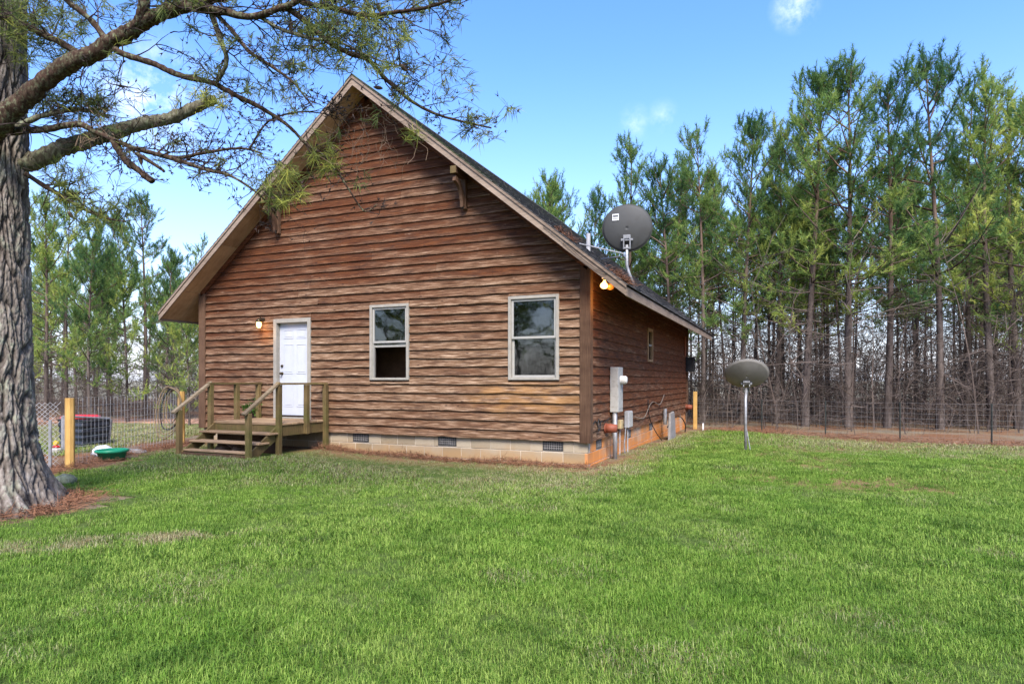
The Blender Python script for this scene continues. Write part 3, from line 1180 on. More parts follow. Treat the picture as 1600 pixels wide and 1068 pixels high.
w1 = window(*WIN[0], True)
w1['label'] = 'window with its lower sash raised open'
w2 = window(*WIN[1], False)
w2['label'] = 'closed white window with orange water stains below'
# curtain hung behind the closed window
cu = MB()
n = 40
for i in range(n + 1):
    u = i / n
    x = WIN[1][0] + .1 + u * .78
    yy = .16 + .025 * math.sin(u * 42) + .012 * math.sin(u * 97)
    cu.v += [(x, yy, WIN[1][2] + .02), (x + .02 * math.sin(u * 9), yy + .01, WIN[1][3] - .05)]
for i in range(n):
    cu.f.append((2 * i, 2 * i + 2, 2 * i + 3, 2 * i + 1))
cu.build('curtain', simple('grey_curtain', (0.050, 0.054, 0.058), 0.9, var=0.5, scale=4), w2, smooth=True)
cu = MB()
cu.box(WIN[0][0] + .07, WIN[0][1] - .07, .12, .13, WIN[0][3] - .62, WIN[0][3] - .06)
cu.build('blind', simple('green_blind', (0.035, 0.055, 0.035), 0.9, var=0.5, scale=4), w1)
# side window
y0, y1, z0, z1 = SWIN
fr = MB()
fr.box(-.02, .05, y0, y0 + .07, z0, z1); fr.box(-.02, .05, y1 - .07, y1, z0, z1)
fr.box(-.02, .049, y0 + .07, y1 - .07, z1 - .07, z1); fr.box(-.02, .06, y0 + .07, y1 - .07, z0, z0 + .05)
sw_ = fr.build('side_window', wood('side_window_wood', (0.14, 0.07, 0.03), (0.40, 0.26, 0.14)), house)
MB().box(-.012, -.006, y0 + .07, y1 - .07, z0 + .05, z1 - .07).build('pane', M['glass'], sw_)
MB().box(.0, .03, y0 + .07, y1 - .07, (z0 + z1) / 2 - .02, (z0 + z1) / 2 + .02).build('sash', M['vinyl'], sw_)

# front door
x0, x1, z0, z1 = DOOR
dk = z0 - .02
fr = MB()
fr.box(x0, x0 + .085, -.058, .10, dk, z1)
fr.box(x1 - .085, x1, -.058, .10, dk, z1)
fr.box(x0 + .085, x1 - .085, -.0565, .10, z1 - .085, z1)
fr.box(x0 + .085, x1 - .085, -.03, .10, dk, dk + .03)
fr.build('door_frame', M['offwhite'], house, bevel=.004)
dx0, dx1, dz0, dz1 = x0 + .0855, x1 - .0855, dk + .031, z1 - .0855
dd = MB().box(dx0, dx1, .05, .09, dz0, dz1)
door = dd.build('door', M['doorpaint'], house)
dw = dx1 - dx0
pw = (dw - .11 * 2 - .09) / 2
for (q0, q1) in ((.22, .72), (.92, 1.55), (1.67, 1.86)):
    for c in range(2):
        px0 = dx0 + .11 + c * (pw + .09)
        m = MB()
        a0, a1, b0, b1 = px0, px0 + pw, dz0 + q0, dz0 + q1
        for (e0, e1, f0, f1) in ((a0, a1, b0, b0 + .016), (a0, a1, b1 - .016, b1), (a0, a0 + .016, b0 + .016, b1 - .016), (a1 - .016, a1, b0 + .016, b1 - .016)):
            m.box(e0, e1, .042, .0505, f0, f1)
        k = len(m.v)
        m.box(a0 + .035, a1 - .035, .043, .0505, b0 + .035, b1 - .035)
        m.build('door_panel', M['doorpaint'], door, bevel=.004)
m = MB().lathe([(0, -.075), (.02, -.075), (.03, -.06), (.028, -.045), (.012, -.035), (.012, -.012), (.032, -.008), (.032, 0)], (dx0 + .07, .05, dz0 + .93), (0, 1, 0), 14)
m.build('knob', M['brass'], door, smooth=True)
m = MB().lathe([(0, -.03), (.026, -.028), (.03, -.01), (.03, 0)], (dx0 + .07, .05, dz0 + 1.09), (0, 1, 0), 14)
m.build('deadbolt', M['brass'], door, smooth=True)

# ------------------------------------------------------------------ porch
PX0, PX1, PY = -7.36, -5.61, -1.29
porch = thing('porch', 'small wooden porch with handrails and three steps at the white door', 'porch', ((PX0 + PX1) / 2, -.7, .1))
DZ = .68
nb = 9
bw = (-.045 - (PY - .03)) / nb
for k in range(nb):
    y = PY - .03 + k * bw
    m = MB().box(PX0 - .04, PX1 + .04, y + .003, y + bw - .003, DZ - .036, DZ + random.uniform(-.002, .003))
    m.build('deck_board', M['deckwood'], porch, bevel=.004)
for (a, b, c, d) in ((PX0 + .01, PX1 - .01, PY - .015, PY + .022), (PX1 - .02, PX1 + .018, PY + .023, -.05), (PX0 - .018, PX0 + .02, PY + .023, -.05)):
    MB().box(a, b, c, d, DZ - .24, DZ - .037).build('rim_joist', M['treated'], porch, bevel=.004)


def post(x, y, z0, z1, s=.044):
    j = random.uniform(-.006, .006)
    m = MB().prism([(x - s, y - s, z0), (x + s, y - s, z0), (x + s, y + s, z0), (x - s, y + s, z0)], (0, 0, 0), (j, j, z1 - z0))
    return m.build('post', M['treated'], porch, bevel=.005)


RT = 1.445
for (x, y, z0, z1) in ((PX0 - .0, PY - .06, .02, RT - .04), (PX0 + .0, -.69, DZ - .2, RT - .04), (PX0 + .0, -.10, DZ - .2, RT - .04),
                       (PX1 + .0, PY - .06, .05, RT - .04), (PX1 + .063, -.67, DZ - .24, RT - .04), (PX1 + .063, -.10, .05, RT - .04),
                       (PX0, -2.06, .0, .93), (PX1, -2.08, .0, .90)):
    post(x, y, z0, z1)


def beam(p, q, w, h, name, mat):
    p, q = Vector(p), Vector(q)
    d = (q - p).normalized()
    s = d.cross(Vector((0, 0, 1))).normalized() * w / 2
    u = s.cross(d).normalized() * h / 2
    m = MB()
    n = 0
    for c in (p, q):
        m.v += [tuple(c - s - u), tuple(c + s - u), tuple(c + s + u), tuple(c - s + u)]
    m.f += [(3, 2, 1, 0), (4, 5, 6, 7), (0, 1, 5, 4), (1, 2, 6, 5), (2, 3, 7, 6), (3, 0, 4, 7)]
    return m.build(name, mat, porch, bevel=.004)


beam((PX0, PY - .12, RT - .019), (PX0, -.035, RT - .019), .09, .038, 'top_rail', M['treated'])
beam((PX1 + .02, PY - .12, RT - .019), (PX1 + .02, -.035, RT - .019), .09, .038, 'top_rail', M['treated'])
for x in (PX0, PX1):
    beam((x, -2.20, .885), (x, PY - .055, RT + .005), .085, .042, 'handrail', M['railwood'])
for (y0, y1, z, x0, x1) in ((-1.61, -1.335, .515, PX0 - .02, PX1 + .03), (-1.87, -1.60, .355, PX0 + .02, PX1 + .02), (-2.02, -1.85, .20, PX0 + .05, PX1 - .05)):
    MB().box(x0, x1, y0, y1, z - .038, z).build('stair_tread', M['deckwood'], porch, bevel=.008)
MB().box(PX0 + .02, PX1 + .25, -2.27, -2.13, .03, .068).build('ground_board', M['railwood'], porch, bevel=.006)
MB().box(PX0 + .06, PX1 - .06, -2.06, -2.03, .07, .15).build('toe_board', M['corner'], porch)
for x in (PX0 + .06, PX1 - .055):
    m = MB().prism([(x, -2.05, .03), (x, -1.95, .03), (x, PY + .0, .42), (x, PY, .64), (x, -1.33, .64), (x, -2.05, .16)], (-.018, 0, 0), (.018, 0, 0))
    m.build('stringer', M['treated'], porch)

MB().box(PX0 + .08, PX1 - .08, PY + .03, PY + .055, .06, .43).build('shade_board', M['corner'], porch)  # dark board added to stand in for the shade under the deck
# rocks under the steps
for i, (x, y, s) in enumerate(((-6.75, -1.62, .15), (-6.35, -1.55, .17))):
    bm = bmesh.new()
    bmesh.ops.create_icosphere(bm, subdivisions=3, radius=s)
    for v in bm.verts:
        v.co *= 1 + .25 * noise.noise(v.co * 5 + Vector((i * 7, 0, 0)))
        v.co.z *= .75
    me = bpy.data.meshes.new('rock'); bm.to_mesh(me); bm.free(); me.materials.append(M['rock'])
    o = bpy.data.objects.new('rock', me); COL.objects.link(o); o.location = (x, y, .10 + s * .45)
    tag(o, ('smaller brown rock under the porch steps', 'bigger brown rock under the porch deck edge')[i], 'rock', 'rocks under the porch')

# small green plant growing against the wall beside the porch
pl = thing('plant', 'small bright green leafy plant on porch against the clapboards', 'plant', (-7.60, -.09, .1))
st = MB()
vs, fs, tn = [], [], []
for k in range(9):
    a = random.uniform(0, 6.28)
    top = Vector((-7.60 + random.uniform(-.14, .17), -.14 + random.uniform(-.05, .04), random.uniform(.86, 1.06)))
    st.tube([(-7.60, -.10, .08), (-7.60 + (top.x + 7.6) * .4, -.11, .5), tuple(top)], [.006, .005, .003], 5)
    for q in range(26):
        c = top + Vector((random.gauss(0, .07), random.gauss(0, .03), random.gauss(-.02, .055)))
        d = Vector((random.gauss(0, 1), random.gauss(-.4, .6), random.gauss(.1, .7))).normalized()
        s = d.cross(Vector((random.random(), random.random(), random.random()))).normalized()
        l, w = random.uniform(.04, .075), random.uniform(.012, .02)
        b = len(vs)
        vs += [tuple(c), tuple(c + d * l * .5 + s * w), tuple(c + d * l), tuple(c + d * l * .5 - s * w)]
        fs.append((b, b + 1, b + 2, b + 3)); tn += [random.random()] * 4
st.build('stem', M['twig'], pl)
np_mesh('foliage', vs, fs, M['leaf'], pl, 'stuff', {'tone': tn}, ORG[pl.name])

# ------------------------------------------------------------------ lamps on the house
wl_ = thing('wall_lamp', 'lit lantern wall lamp beside the white front door', 'lamp', (-7.29, -.04, 2.75))
MB().lathe([(0, 0), (.05, 0), (.05, -.02), (.0, -.03)], (-7.29, -.03, 2.80), (0, 1, 0), 12).build('wall_plate', M['brass'], wl_)
MB().tube([(-7.29, -.05, 2.80), (-7.29, -.12, 2.85), (-7.29, -.16, 2.80)], .012, 6).build('arm', M['brass'], wl_)
MB().lathe([(.0, .08), (.03, .075), (.065, .02), (.06, .0), (.0, .0)], (-7.29, -.16, 2.745), (0, 0, 1), 14).build('lamp_shade', M['brass'], wl_, smooth=True)
MB().lathe([(.0, .0), (.048, .0), (.055, -.06), (.035, -.115), (.0, -.125)], (-7.29, -.16, 2.742), (0, 0, 1), 14).build('bulb', M['bulb'], wl_, smooth=True)
pd = bpy.data.lights.new('wall_lamp_light', 'POINT'); pd.energy = 2.2; pd.color = (1, .55, .2); pd.shadow_soft_size = .05
po = bpy.data.objects.new('wall_lamp_light', pd); COL.objects.link(po); po.location = (-7.22, -.20, 2.52)

fl = thing('floodlight', 'twin amber floodlight under the eave, one bulb lit', 'lamp', (.29, .0, 3.17))
xl, yl = .30, -.08
MB().lathe([(.0, .03), (.055, .03), (.055, 0), (0, 0)], (xl, yl + .06, zf(xl) - .01), (0, 0, 1), 12).build('base_plate', M['white'], fl)
for sgn, mt in ((-1, 'bulb'), (1, 'bulb_off')):
    ax = Vector((.10, -.55 if sgn < 0 else -.30, -.62)).normalized()
    o = Vector((xl, yl + .06 + (.02 if sgn > 0 else -.02), zf(xl) - .04))
    if sgn > 0:
        o += Vector((.02, .15, 0.0))
        ax = Vector((.35, -.45, -.6)).normalized()
    MB().tube([o + Vector((0, 0, .04)), o, o + ax * .05], .014, 6).build('arm', M['brass'], fl)
    MB().lathe([(.0, .03), (.022, .03), (.028, .075), (.058, .13), (.066, .155), (.0, .152)], o, ax, 18).build('bulb', M[mt], fl, smooth=True)
pd = bpy.data.lights.new('floodlight_light', 'POINT'); pd.energy = 6; pd.color = (1, .52, .18); pd.shadow_soft_size = .06
po = bpy.data.objects.new('floodlight_light', pd); COL.objects.link(po); po.location = (.36, -.10, 2.86)

ln = thing('lantern', 'black box lantern hanging at the far corner of the side wall', 'lamp', (.12, 11.35, 2.0))
m = MB()
m.box(.03, .30, 11.30, 11.52, 2.22, 2.26); m.box(.03, .30, 11.30, 11.52, 1.78, 1.82)
for (a, b) in ((.03, 11.30), (.275, 11.30), (.03, 11.495), (.275, 11.495)):
    m.box(a, a + .025, b, b + .025, 1.82, 2.22)
m.box(.07, .26, 11.33, 11.49, 1.821, 2.219)
m.build('body', M['black'], ln)
MB().tube([(.04, 11.41, 2.26), (.06, 11.41, 2.40), (.165, 11.41, 2.26)], .012, 6).build('hook', M['black'], ln)
MB().box(.036, .06, 10.95, 11.20, 2.30, 2.95).build('trim_board', simple('reddish_trim', (.22, .07, .03), .8), house)

# ------------------------------------------------------------------ utilities on the side wall
mt = thing('electric_meter', 'grey electric meter box with round meter on side wall', 'meter', (.1, 1.52, .9))
MB().box(.028, .19, 1.36, 1.74, .88, 1.745).build('box', M['grey_paint'], mt, bevel=.008)
MB().lathe([(.0, .13), (.06, .125), (.078, .10), (.082, .0)], (.19, 1.55, 1.50), (1, 0, 0), 20).build('meter_glass', simple('meter_face', (.62, .60, .54), .35), mt, smooth=True)
MB().box(.19, .196, 1.40, 1.70, .95, 1.28).build('cover_plate', M['grey_paint'], mt, bevel=.002)
MB().tube([(.11, 1.42, .88), (.11, 1.42, -.15)], .045, 12).build('conduit', M['galv'], mt, smooth=True)
bx = thing('phone_box', 'small grey utility box low on the wall beside the conduit', 'utility box', (.1, 2.7, .6))
MB().box(.028, .13, 2.52, 2.85, .50, .85).build('box', M['pvc'], bx, bevel=.012)
MB().box(.131, .143, 2.54, 2.83, .52, .83).build('lid', M['grey_paint'], bx, bevel=.006)
MB().tube([(.08, 2.62, .5), (.08, 2.62, -.1)], .012, 6).build('conduit', M['pvc'], bx)
MB().tube([(.09, 2.40, .52), (.07, 2.36, .2), (.08, 2.38, -.1)], .014, 6).build('pipe', M['galv'], bx)
jb = thing('junction_box', 'small tan junction box between conduit and phone box', 'utility box', (.06, 2.05, .6))
MB().box(.026, .11, 1.92, 2.12, .52, .70).build('box', simple('tan_plastic', (.48, .36, .18), .5), jb, bevel=.01)
MB().tube([(.06, 2.02, .52), (.06, 2.02, -.05)], .01, 6).build('pipe', M['pvc'], jb)
for i, (y, z) in enumerate(((1.02, .60), (11.35, .60))):
    cp = thing('spigot_cover', ('rust red spigot cover on the wall beside the meter conduit', 'rust red spigot cover at far end of the side wall')[i], 'spigot cover', (.1, y, z), 'spigot covers on the side wall')
    MB().lathe([(.0, .0), (.085, .0), (.085, .10), (.075, .22), (.0, .23)], (.026, y, z), (1, 0, 0), 16).build('cover', M['rust'], cp, smooth=True)
    MB().lathe([(.095, .0), (.095, .03), (.0, .031)], (.0265, y, z), (1, 0, 0), 16).build('collar', M['rust'], cp)
sb = thing('slab', 'grey slab leaning on the foundation below the side window', 'slab', (.15, 6.6, -.05))
MB().prism([(0, 6.2, -.12), (0, 7.15, -.14), (0, 7.02, .40), (0, 6.85, .66), (0, 6.35, .62)], (.30, 0, 0), (.36, 0, 0)).build('slab_plate', M['slate'], sb, bevel=.006)
MB().tube([(.10, 6.95, .30), (.10, 6.95, .72)], .05, 10).build('pipe_stub', M['galv'], sb)


def cable(name, label, pts, r, mat, cat='cable', smooth_n=6):
    P = [Vector(p) for p in pts]
    out = []
    for i in range(len(P) - 1):
        p0, p1, p2, p3 = P[max(i - 1, 0)], P[i], P[i + 1], P[min(i + 2, len(P) - 1)]
        for k in range(smooth_n):
            t = k / smooth_n
            out.append(0.5 * ((2 * p1) + (-p0 + p2) * t + (2 * p0 - 5 * p1 + 4 * p2 - p3) * t * t + (-p0 + 3 * p1 - 3 * p2 + p3) * t ** 3))
    out.append(P[-1])
    return tag(MB().tube(out, r, 6).build(name, mat, None, P[0], True), label, cat)


cable('cable', 'black tangled wire on the wall by the corner board', [(.05, .12, .72), (.06, .25, .78), (.07, .38, .66), (.05, .48, .80), (.07, .55, .66), (.06, .42, .60), (.06, .62, .75), (.05, .85, .72), (.05, 1.25, .78)], .009, M['cable_black'])
cable('cable', 'pale cable sagging along the wall past the grey utility box', [(.05, 2.86, .75), (.06, 3.6, .66), (.06, 4.4, .62), (.05, 5.1, .88), (.05, 5.6, .95), (.06, 6.4, .86), (.05, 7.1, 1.10)], .011, M['cable_white'])
cable('cable', 'black cable hanging down the wall to the grass', [(.05, 4.9, 1.02), (.06, 5.0, .6), (.10, 5.6, .2), (.18, 6.1, -.08)], .011, M['cable_black'])
cable('cable', 'black hose arching out of the grass by the grey slab', [(.12, 7.2, .2), (.2, 7.7, .42), (.28, 8.5, .42), (.3, 9.3, .15), (.25, 9.6, -.1)], .016, M['cable_black'])
cable('cable', 'thin dark cable clipped along the rake board near the eave', [(XM + 3.95, -.535, zf(XM + 3.95) + .11), (XM + 4.3, -.54, zf(XM + 4.3) + .10), (XM + 4.62, -.54, zf(XM + 4.62) + .055), (XM + 4.9, -.535, zf(XM + 4.9) + .065), (XM + 5.05, -.53, zf(XM + 5.05) + .13)], .006, M['cable_black'])

# ------------------------------------------------------------------ satellite dishes


def satellite(label, hub, axis_, dia, sq, pole_pts, struts, sticker, skin='dish'):
    """hub: centre of the bowl's back; axis_ points from the back of the bowl towards the open side."""
    ax = Vector(axis_).normalized()
    d = thing('satellite_dish', label, 'satellite dish', pole_pts[-1], 'satellite dishes')
    side = ax.cross(Vector((0, 0, 1))).normalized()
    up = side.cross(ax).normalized()
    h = Vector(hub)
    r0 = dia / 2
    m = MB()
    rings, n = 9, 44
    depth = .10 * dia
    for k in range(rings + 1):
        rr = k / rings
        for q in range(n):
            a = 2 * math.pi * q / n
            m.v.append(tuple(h + side * (r0 * rr * math.cos(a)) + up * (r0 * sq * rr * math.sin(a)) + ax * (depth * rr * rr)))
    for k in range(rings):
        for q in range(n):
            b = (q + 1) % n
            m.f.append((k * n + q, k * n + b, (k + 1) * n + b, (k + 1) * n + q))
    o = m.build('dish', M[skin], d, smooth=True)
    sol = o.modifiers.new('thick', 'SOLIDIFY'); sol.thickness = .008
    rim = MB()
    pts = [h + side * (r0 * 1.004 * math.cos(2 * math.pi * q / n)) + up * (r0 * sq * 1.004 * math.sin(2 * math.pi * q / n)) + ax * depth for q in range(n + 1)]
    rim.tube(pts, .009, 6, False).build('rim', M[skin], d, smooth=True)
    # mount behind the bowl
    mh = h - up * (r0 * sq * .50)
    bk = -ax
    mm = MB()

    def obox(c, a, b, e):
        n0 = len(mm.v)
        for i in (-1, 1):
            for j in (-1, 1):
                for k in (-1, 1):
                    mm.v.append(tuple(c + side * (a * i) + up * (b * j) + bk * (e * k)))
        for q in ((0, 1, 3, 2), (4, 6, 7, 5), (0, 4, 5, 1), (2, 3, 7, 6), (0, 2, 6, 4), (1, 5, 7, 3)):
            mm.f.append(tuple(n0 + i for i in q))
    obox(mh + bk * .0, .115, .02, .035)
    obox(mh + bk * .02 + up * .055, .07, .035, .03)
    obox(mh + side * .06 - up * .08 + bk * .05, .012, .10, .05)
    obox(mh - side * .06 - up * .08 + bk * .05, .012, .10, .05)
    obox(mh - up * .16 + bk * .05, .075, .015, .05)
    mm.build('mount_bracket', M['galv'], d, bevel=.004)
    top = mh - up * .10 + bk * .055
    MB().tube([Vector(p) for p in pole_pts] + [top] if False else [top] + [Vector(p) for p in pole_pts], .029, 12).build('pole', M['galv'], d, smooth=True)
    for (a, b) in struts:
        MB().tube([a, b], .013, 6).build('strut', M['galv'], d)
    # feed arm and feed horn on the open side
    arm_e = h + ax * (dia * .62) - up * (r0 * sq * .75)
    MB().tube([h - up * (r0 * sq * .95) + ax * (depth), arm_e], .016, 6).build('feed_arm', M['galv'], d)
    MB().lathe([(.0, -.06), (.04, -.06), (.05, .05), (.0, .06)], arm_e, -ax, 12).build('feed_horn', M['dish'], d, smooth=True)
    if sticker:
        c = h - side * 0 + up * (r0 * sq * .46) - side * 0
        sd = sticker
        c = h + side * sd[0] + up * sd[1]
        rr2 = (sd[0] / r0) ** 2 + (sd[1] / (r0 * sq)) ** 2
        c = c + ax * (depth * rr2) + bk * .016
        s = MB()
        w = .062
        p = lambda a, b, e: tuple(c + side * a + up * b + bk * e)
        tl = depth * 2 * sd[1] / (r0 * sq) ** 2 * 0.5
        def plate(mb, a0, a1, b0, b1, e0, e1):
            n0 = len(mb.v)
            for a in (a0, a1):
                for b in (b0, b1):
                    tiltz = -(2 * depth * (sd[1] * b) / (r0 * sq) ** 2 + 2 * depth * (sd[0] * a) / r0 ** 2)
                    for e in (e0, e1):
                        mb.v.append(tuple(c + side * a + up * b + bk * (e + tiltz)))
            for q in ((0, 1, 3, 2), (4, 6, 7, 5), (0, 4, 5, 1), (2, 3, 7, 6), (0, 2, 6, 4), (1, 5, 7, 3)):
                mb.f.append(tuple(n0 + i for i in q))
        plate(s, -w, w, -w, w, 0, .002)
        st_ = s.build('sticker', M['paper'], d)
        k = MB()
        plate(k, -w * .82, w * .82, w * .05, w * .62, .0021, .0032)
        for i in range(6):
            a = -w * .8 + i * w * .27
            plate(k, a, a + w * .19, -w * .62, -w * .22, .0021, .0032)
        k.build('sticker_print', M['ink'], st_)
    return d


# the camera looks at the backs of both bowls
hub = at(979.5, 356, 12.3)
fwd = px_dir(980, 594)
fwd.z = 0
fwd.normalize()
sidev = Vector((math.cos(YAW), math.sin(YAW), 0))
ax1 = (fwd * 1.0 + Vector((0, 0, .16)) + sidev * .05)
pb = Vector((.30, 1.57, 3.50))
roofz = lambda x: zf(x) + .20
satellite('grey satellite dish on the cabin roof with a white sticker on its back', hub, ax1, .95, .94,
          [Vector((.30, 1.60, 3.72)), Vector((.33, 1.62, 3.58)), Vector((.42, 1.66, roofz(.42) + .0))],
          [(Vector((.27, 1.58, 3.93)), Vector((-.55, 1.25, roofz(-.55) + .01))), (Vector((.27, 1.58, 3.90)), Vector((-.32, 2.0, roofz(-.32) + .01)))], (-.215, .215))
hub2 = at(1167, 588, 13.62)
yd = Vector((2.33, 3.88, 0))
ax2 = (fwd * 1.0 + Vector((0, 0, 1.12)) + sidev * .12)
satellite('grey satellite dish on a steel pole standing in the lawn', hub2, ax2, .89, .98,
          [Vector((2.33, 3.88, 1.1)), Vector((2.33, 3.88, -.2))],
          [(Vector((2.33, 3.88, .55)), Vector((2.44, 3.86, -.08))), (Vector((2.33, 3.88, .55)), Vector((2.33, 4.02, -.08)))], None, 'dish_pale')

# roof pipe behind the dish
MB().tube([(-.62, 2.1, roofz(-.62) - .05), (-.62, 2.1, roofz(-.62) + .33)], .045, 10).build('vent_pipe', M['pvc'], house)


def straw_pile(name, label, pts, n, spread, hgt, ln=.16, kind='stuff'):
    vs, fs = [], []
    for _ in range(n):
        b, rr = random.choice(pts)
        c = Vector(b) + Vector((random.gauss(0, rr), random.gauss(0, rr), abs(random.gauss(0, hgt))))
        if hasattr(spread, '__call__'):
            c = spread(c)
        d = Vector((random.gauss(0, 1), random.gauss(0, 1), random.gauss(0, .28))).normalized()
        l = ln * random.uniform(.5, 1.2)
        s = d.cross(Vector((0, 0, 1))).normalized() * .0022
        s += Vector((0, 0, random.uniform(-.002, .002)))
        m_ = c + d * l * .5 + Vector((0, 0, random.uniform(-.01, .025)))
        k = len(vs)
        vs += [tuple(c - s), tuple(c + s), tuple(m_ + s), tuple(m_ - s), tuple(c + d * l)]
        fs += [(k, k + 1, k + 2), (k, k + 2, k + 3), (k + 3, k + 2, k + 4)]
    o = np_mesh(name, vs, fs, M['straw'], None, kind)
    tag(o, label, None)
    return o


rp = [((.72 - .25 * t, -.40 + .3 * t, 0), .07) for t in (0, .4, .8)] + [((.76, -.38, 0), .05)] * 2 + [((-.42 + .14 * t, -.25 + .2 * t, 0), .05) for t in (0, 1)]
straw_pile('pine_straw', 'red-brown pine straw lying on the edge of the roof', rp, 1000, lambda c: Vector((c.x, max(c.y, -.56), roofz(min(c.x, .80)) + .012 + c.z - (.25 * max(0, c.x - .80)))), .03, .14)

# ------------------------------------------------------------------ fences


def wire_panel(a, b, h, nh, sv, r=.0024, sag=.0):
    """Straight welded wire between two post bases a, b."""
    m = MB()
    a, b = Vector(a), Vector(b)
    L = (b - a).length
    hs = [h * (k / (nh - 1)) ** 1.15 for k in range(nh)]
    for z in hs:
        n = 4
        pts = [a + (b - a) * (i / n) + Vector((0, 0, .03 + z - sag * math.sin(math.pi * i / n) * (z / h))) for i in range(n + 1)]
        m.tube(pts, r, 3, False)
    k = int(L / sv)
    for i in range(1, k):
        p = a + (b - a) * (i / k)
        s = sag * math.sin(math.pi * i / k)
        m.tube([p + Vector((0, 0, .03)), p + Vector((random.uniform(-.01, .01), 0, .03 + h - s))], r * .9, 3, False)
    return m


fr_ = thing('wire_fence', 'low welded wire fence on dark steel posts along the wood', 'fence', (FENCE_R[0][0], FENCE_R[0][1], 0))
for i, (x, y) in enumerate(FENCE_R):
    z = hz(x, y)
    if i == 0:
        MB().box(x - .06, x + .06, y - .06, y + .06, z - .1, 1.12).build('corner_post', M['postwood'], fr_, bevel=.006)
    else:
        m = MB()
        m.box(x - .018, x + .018, y - .004, y + .004, z - .1, z + 1.02)
        m.box(x - .004, x + .004, y - .022, y - .0045, z - .1, z + 1.02)
        for k in range(9):
            m.box(x - .010, x + .010, y - .030, y - .0225, z + .12 + k * .1, z + .14 + k * .1)
        m.build('post', M['tpost'], fr_)
    if i:
        x0, y0 = FENCE_R[i - 1]
        wire_panel((x0, y0, hz(x0, y0)), (x, y, z), .98, 9, .15, .0021, .02).build('wire_mesh', M['old_wire'], fr_, kind='stuff')
MB().box(.62, .66, 10.85, 10.89, hz(.6, 10.8) - .05, hz(.6, 10.8) + .22).build('stake', M['white'], None, (.64, 10.87, 0))
tag(bpy.data.objects['stake'], 'short white stake in the ground by the fence corner post', 'stake')

fl_ = thing('hog_wire_fence', 'wire mesh fence between yellow wooden posts beside the porch', 'fence', (*FENCE_L[0], 0))
for (x, y) in FENCE_L:
    z = hz(x, y)
    s = .072
    MB().prism([(x + s * math.cos(k * math.pi / 4 + .2), y + s * math.sin(k * math.pi / 4 + .2), z - .1) for k in range(8)], (0, 0, 0), (.0, .0, 1.25)).build('wood_post', M['postwood'], fl_)
a, b = FENCE_L
wire_panel((a[0], a[1], hz(*a)), (b[0], b[1], hz(*b)), 1.12, 10, .10, .0030, .02).build('wire_mesh', M['wire'], fl_, kind='stuff')
wire_panel((b[0], b[1], hz(*b)), (-13.5, 2.6, .1), 1.1, 8, .24, .0018, .02).build('wire_mesh', M['old_wire'], fl_, kind='stuff')

cl = thing('chain_link_fence', 'chain-link fence with diamond mesh between the big pine and yellow post', 'fence', (-8.2, -4.6, 0))
pa, pb_ = Vector((-7.97, -3.82, hz(-7.97, -3.82))), Vector((-8.75, -6.6, 0))
L = (pb_ - pa).length
ud = (pb_ - pa).normalized()
m = MB()
H = 1.05
st = .075
k = -int(H / st) - 1
cl_o = pa
while k * st < L:
    for sg in (1, -1):
        u0 = k * st if sg > 0 else k * st + H
        pts = []
        nseg = 10
        for q in range(nseg + 1):
            u = u0 + sg * H * q / nseg
            z = H * q / nseg
            if 0 <= u <= L:
                pts.append(pa + ud * u + Vector((.012 * ((q + k) % 2), 0, .04 + z * (1 + .0 * u))))
        if len(pts) > 1:
            m.tube(pts, .0036, 3, False)
    k += 1
m.build('chain_mesh', M['wire'], cl, kind='stuff')
MB().tube([pa + ud * .15 + Vector((0, 0, -.1)), pa + ud * .15 + Vector((0, 0, .80))], .025, 8).build('post', M['galv'], cl)
MB().tube([pb_ + Vector((0, 0, -.1)), pb_ + Vector((0, 0, 1.15))], .028, 8).build('post', M['galv'], cl)

# ------------------------------------------------------------------ things by the left-hand fence
# black ribbed bin with a red lid behind the wire
binc = at(131, 716, 13.4)
bn = thing('bin', 'black ribbed plastic bin with a red lid behind the wire fence', 'bin', (binc.x, binc.y, 0.05))
ex, ey = .40, .30
m = MB()
rows = []
for k in range(11):
    z = .06 + .62 * k / 10
    g = .02 if k % 2 else 0
    s = .88 + .12 * k / 10
    rows.append((z, ex * s - g, ey * s - g))
for (z, a, b) in rows:
    for (i, j) in ((-1, -1), (1, -1), (1, 1), (-1, 1)):
        m.v.append((binc.x + i * a, binc.y + j * b, z))
for k in range(10):
    for q in range(4):
        r2 = (q + 1) % 4
        m.f.append((k * 4 + q, k * 4 + r2, k * 4 + 4 + r2, k * 4 + 4 + q))
m.f.append((40, 41, 42, 43))
m.build('tub', M['blackplastic'], bn, bevel=.006)
MB().lathe([(.36, .0), (.36, .03), (.30, .06), (.0, .075)], (binc.x - .10, binc.y, .70), (0, 0, 1), 20).build('lid', M['red_plastic'], bn, smooth=True)
gf = thing('metal_frame', 'grey metal trailer frame standing round the black bin', 'frame', (binc.x, binc.y - .5, 0.05))
fa, fb = at(99, 730, 12.4), at(168, 703, 13.6)
fa.z = fb.z = .05
MB().tube([fa, fa + Vector((0, 0, .74))], .04, 8).build('upright', M['galv'], gf)
MB().prism([(fb.x - .12, fb.y, .12), (fb.x, fb.y, .12), (fb.x + .10, fb.y, .66), (fb.x - .04, fb.y, .66)], (0, 0, 0), (0, .05, 0)).build('upright', M['galv'], gf)
MB().tube([fa + Vector((0, 0, .74)), fb + Vector((.06, 0, .63))], .022, 8).build('top_rail', M['galv'], gf)
MB().tube([fa + Vector((0, 0, .12)), fb + Vector((-.06, 0, .08))], .02, 8).build('bottom_rail', M['galv'], gf)
tb = at(175, 722, 11.35)
tz = hz(tb.x, tb.y)
tub = thing('tub', 'round green plastic tub on the ground beside the wire fence', 'tub', (tb.x, tb.y, tz))
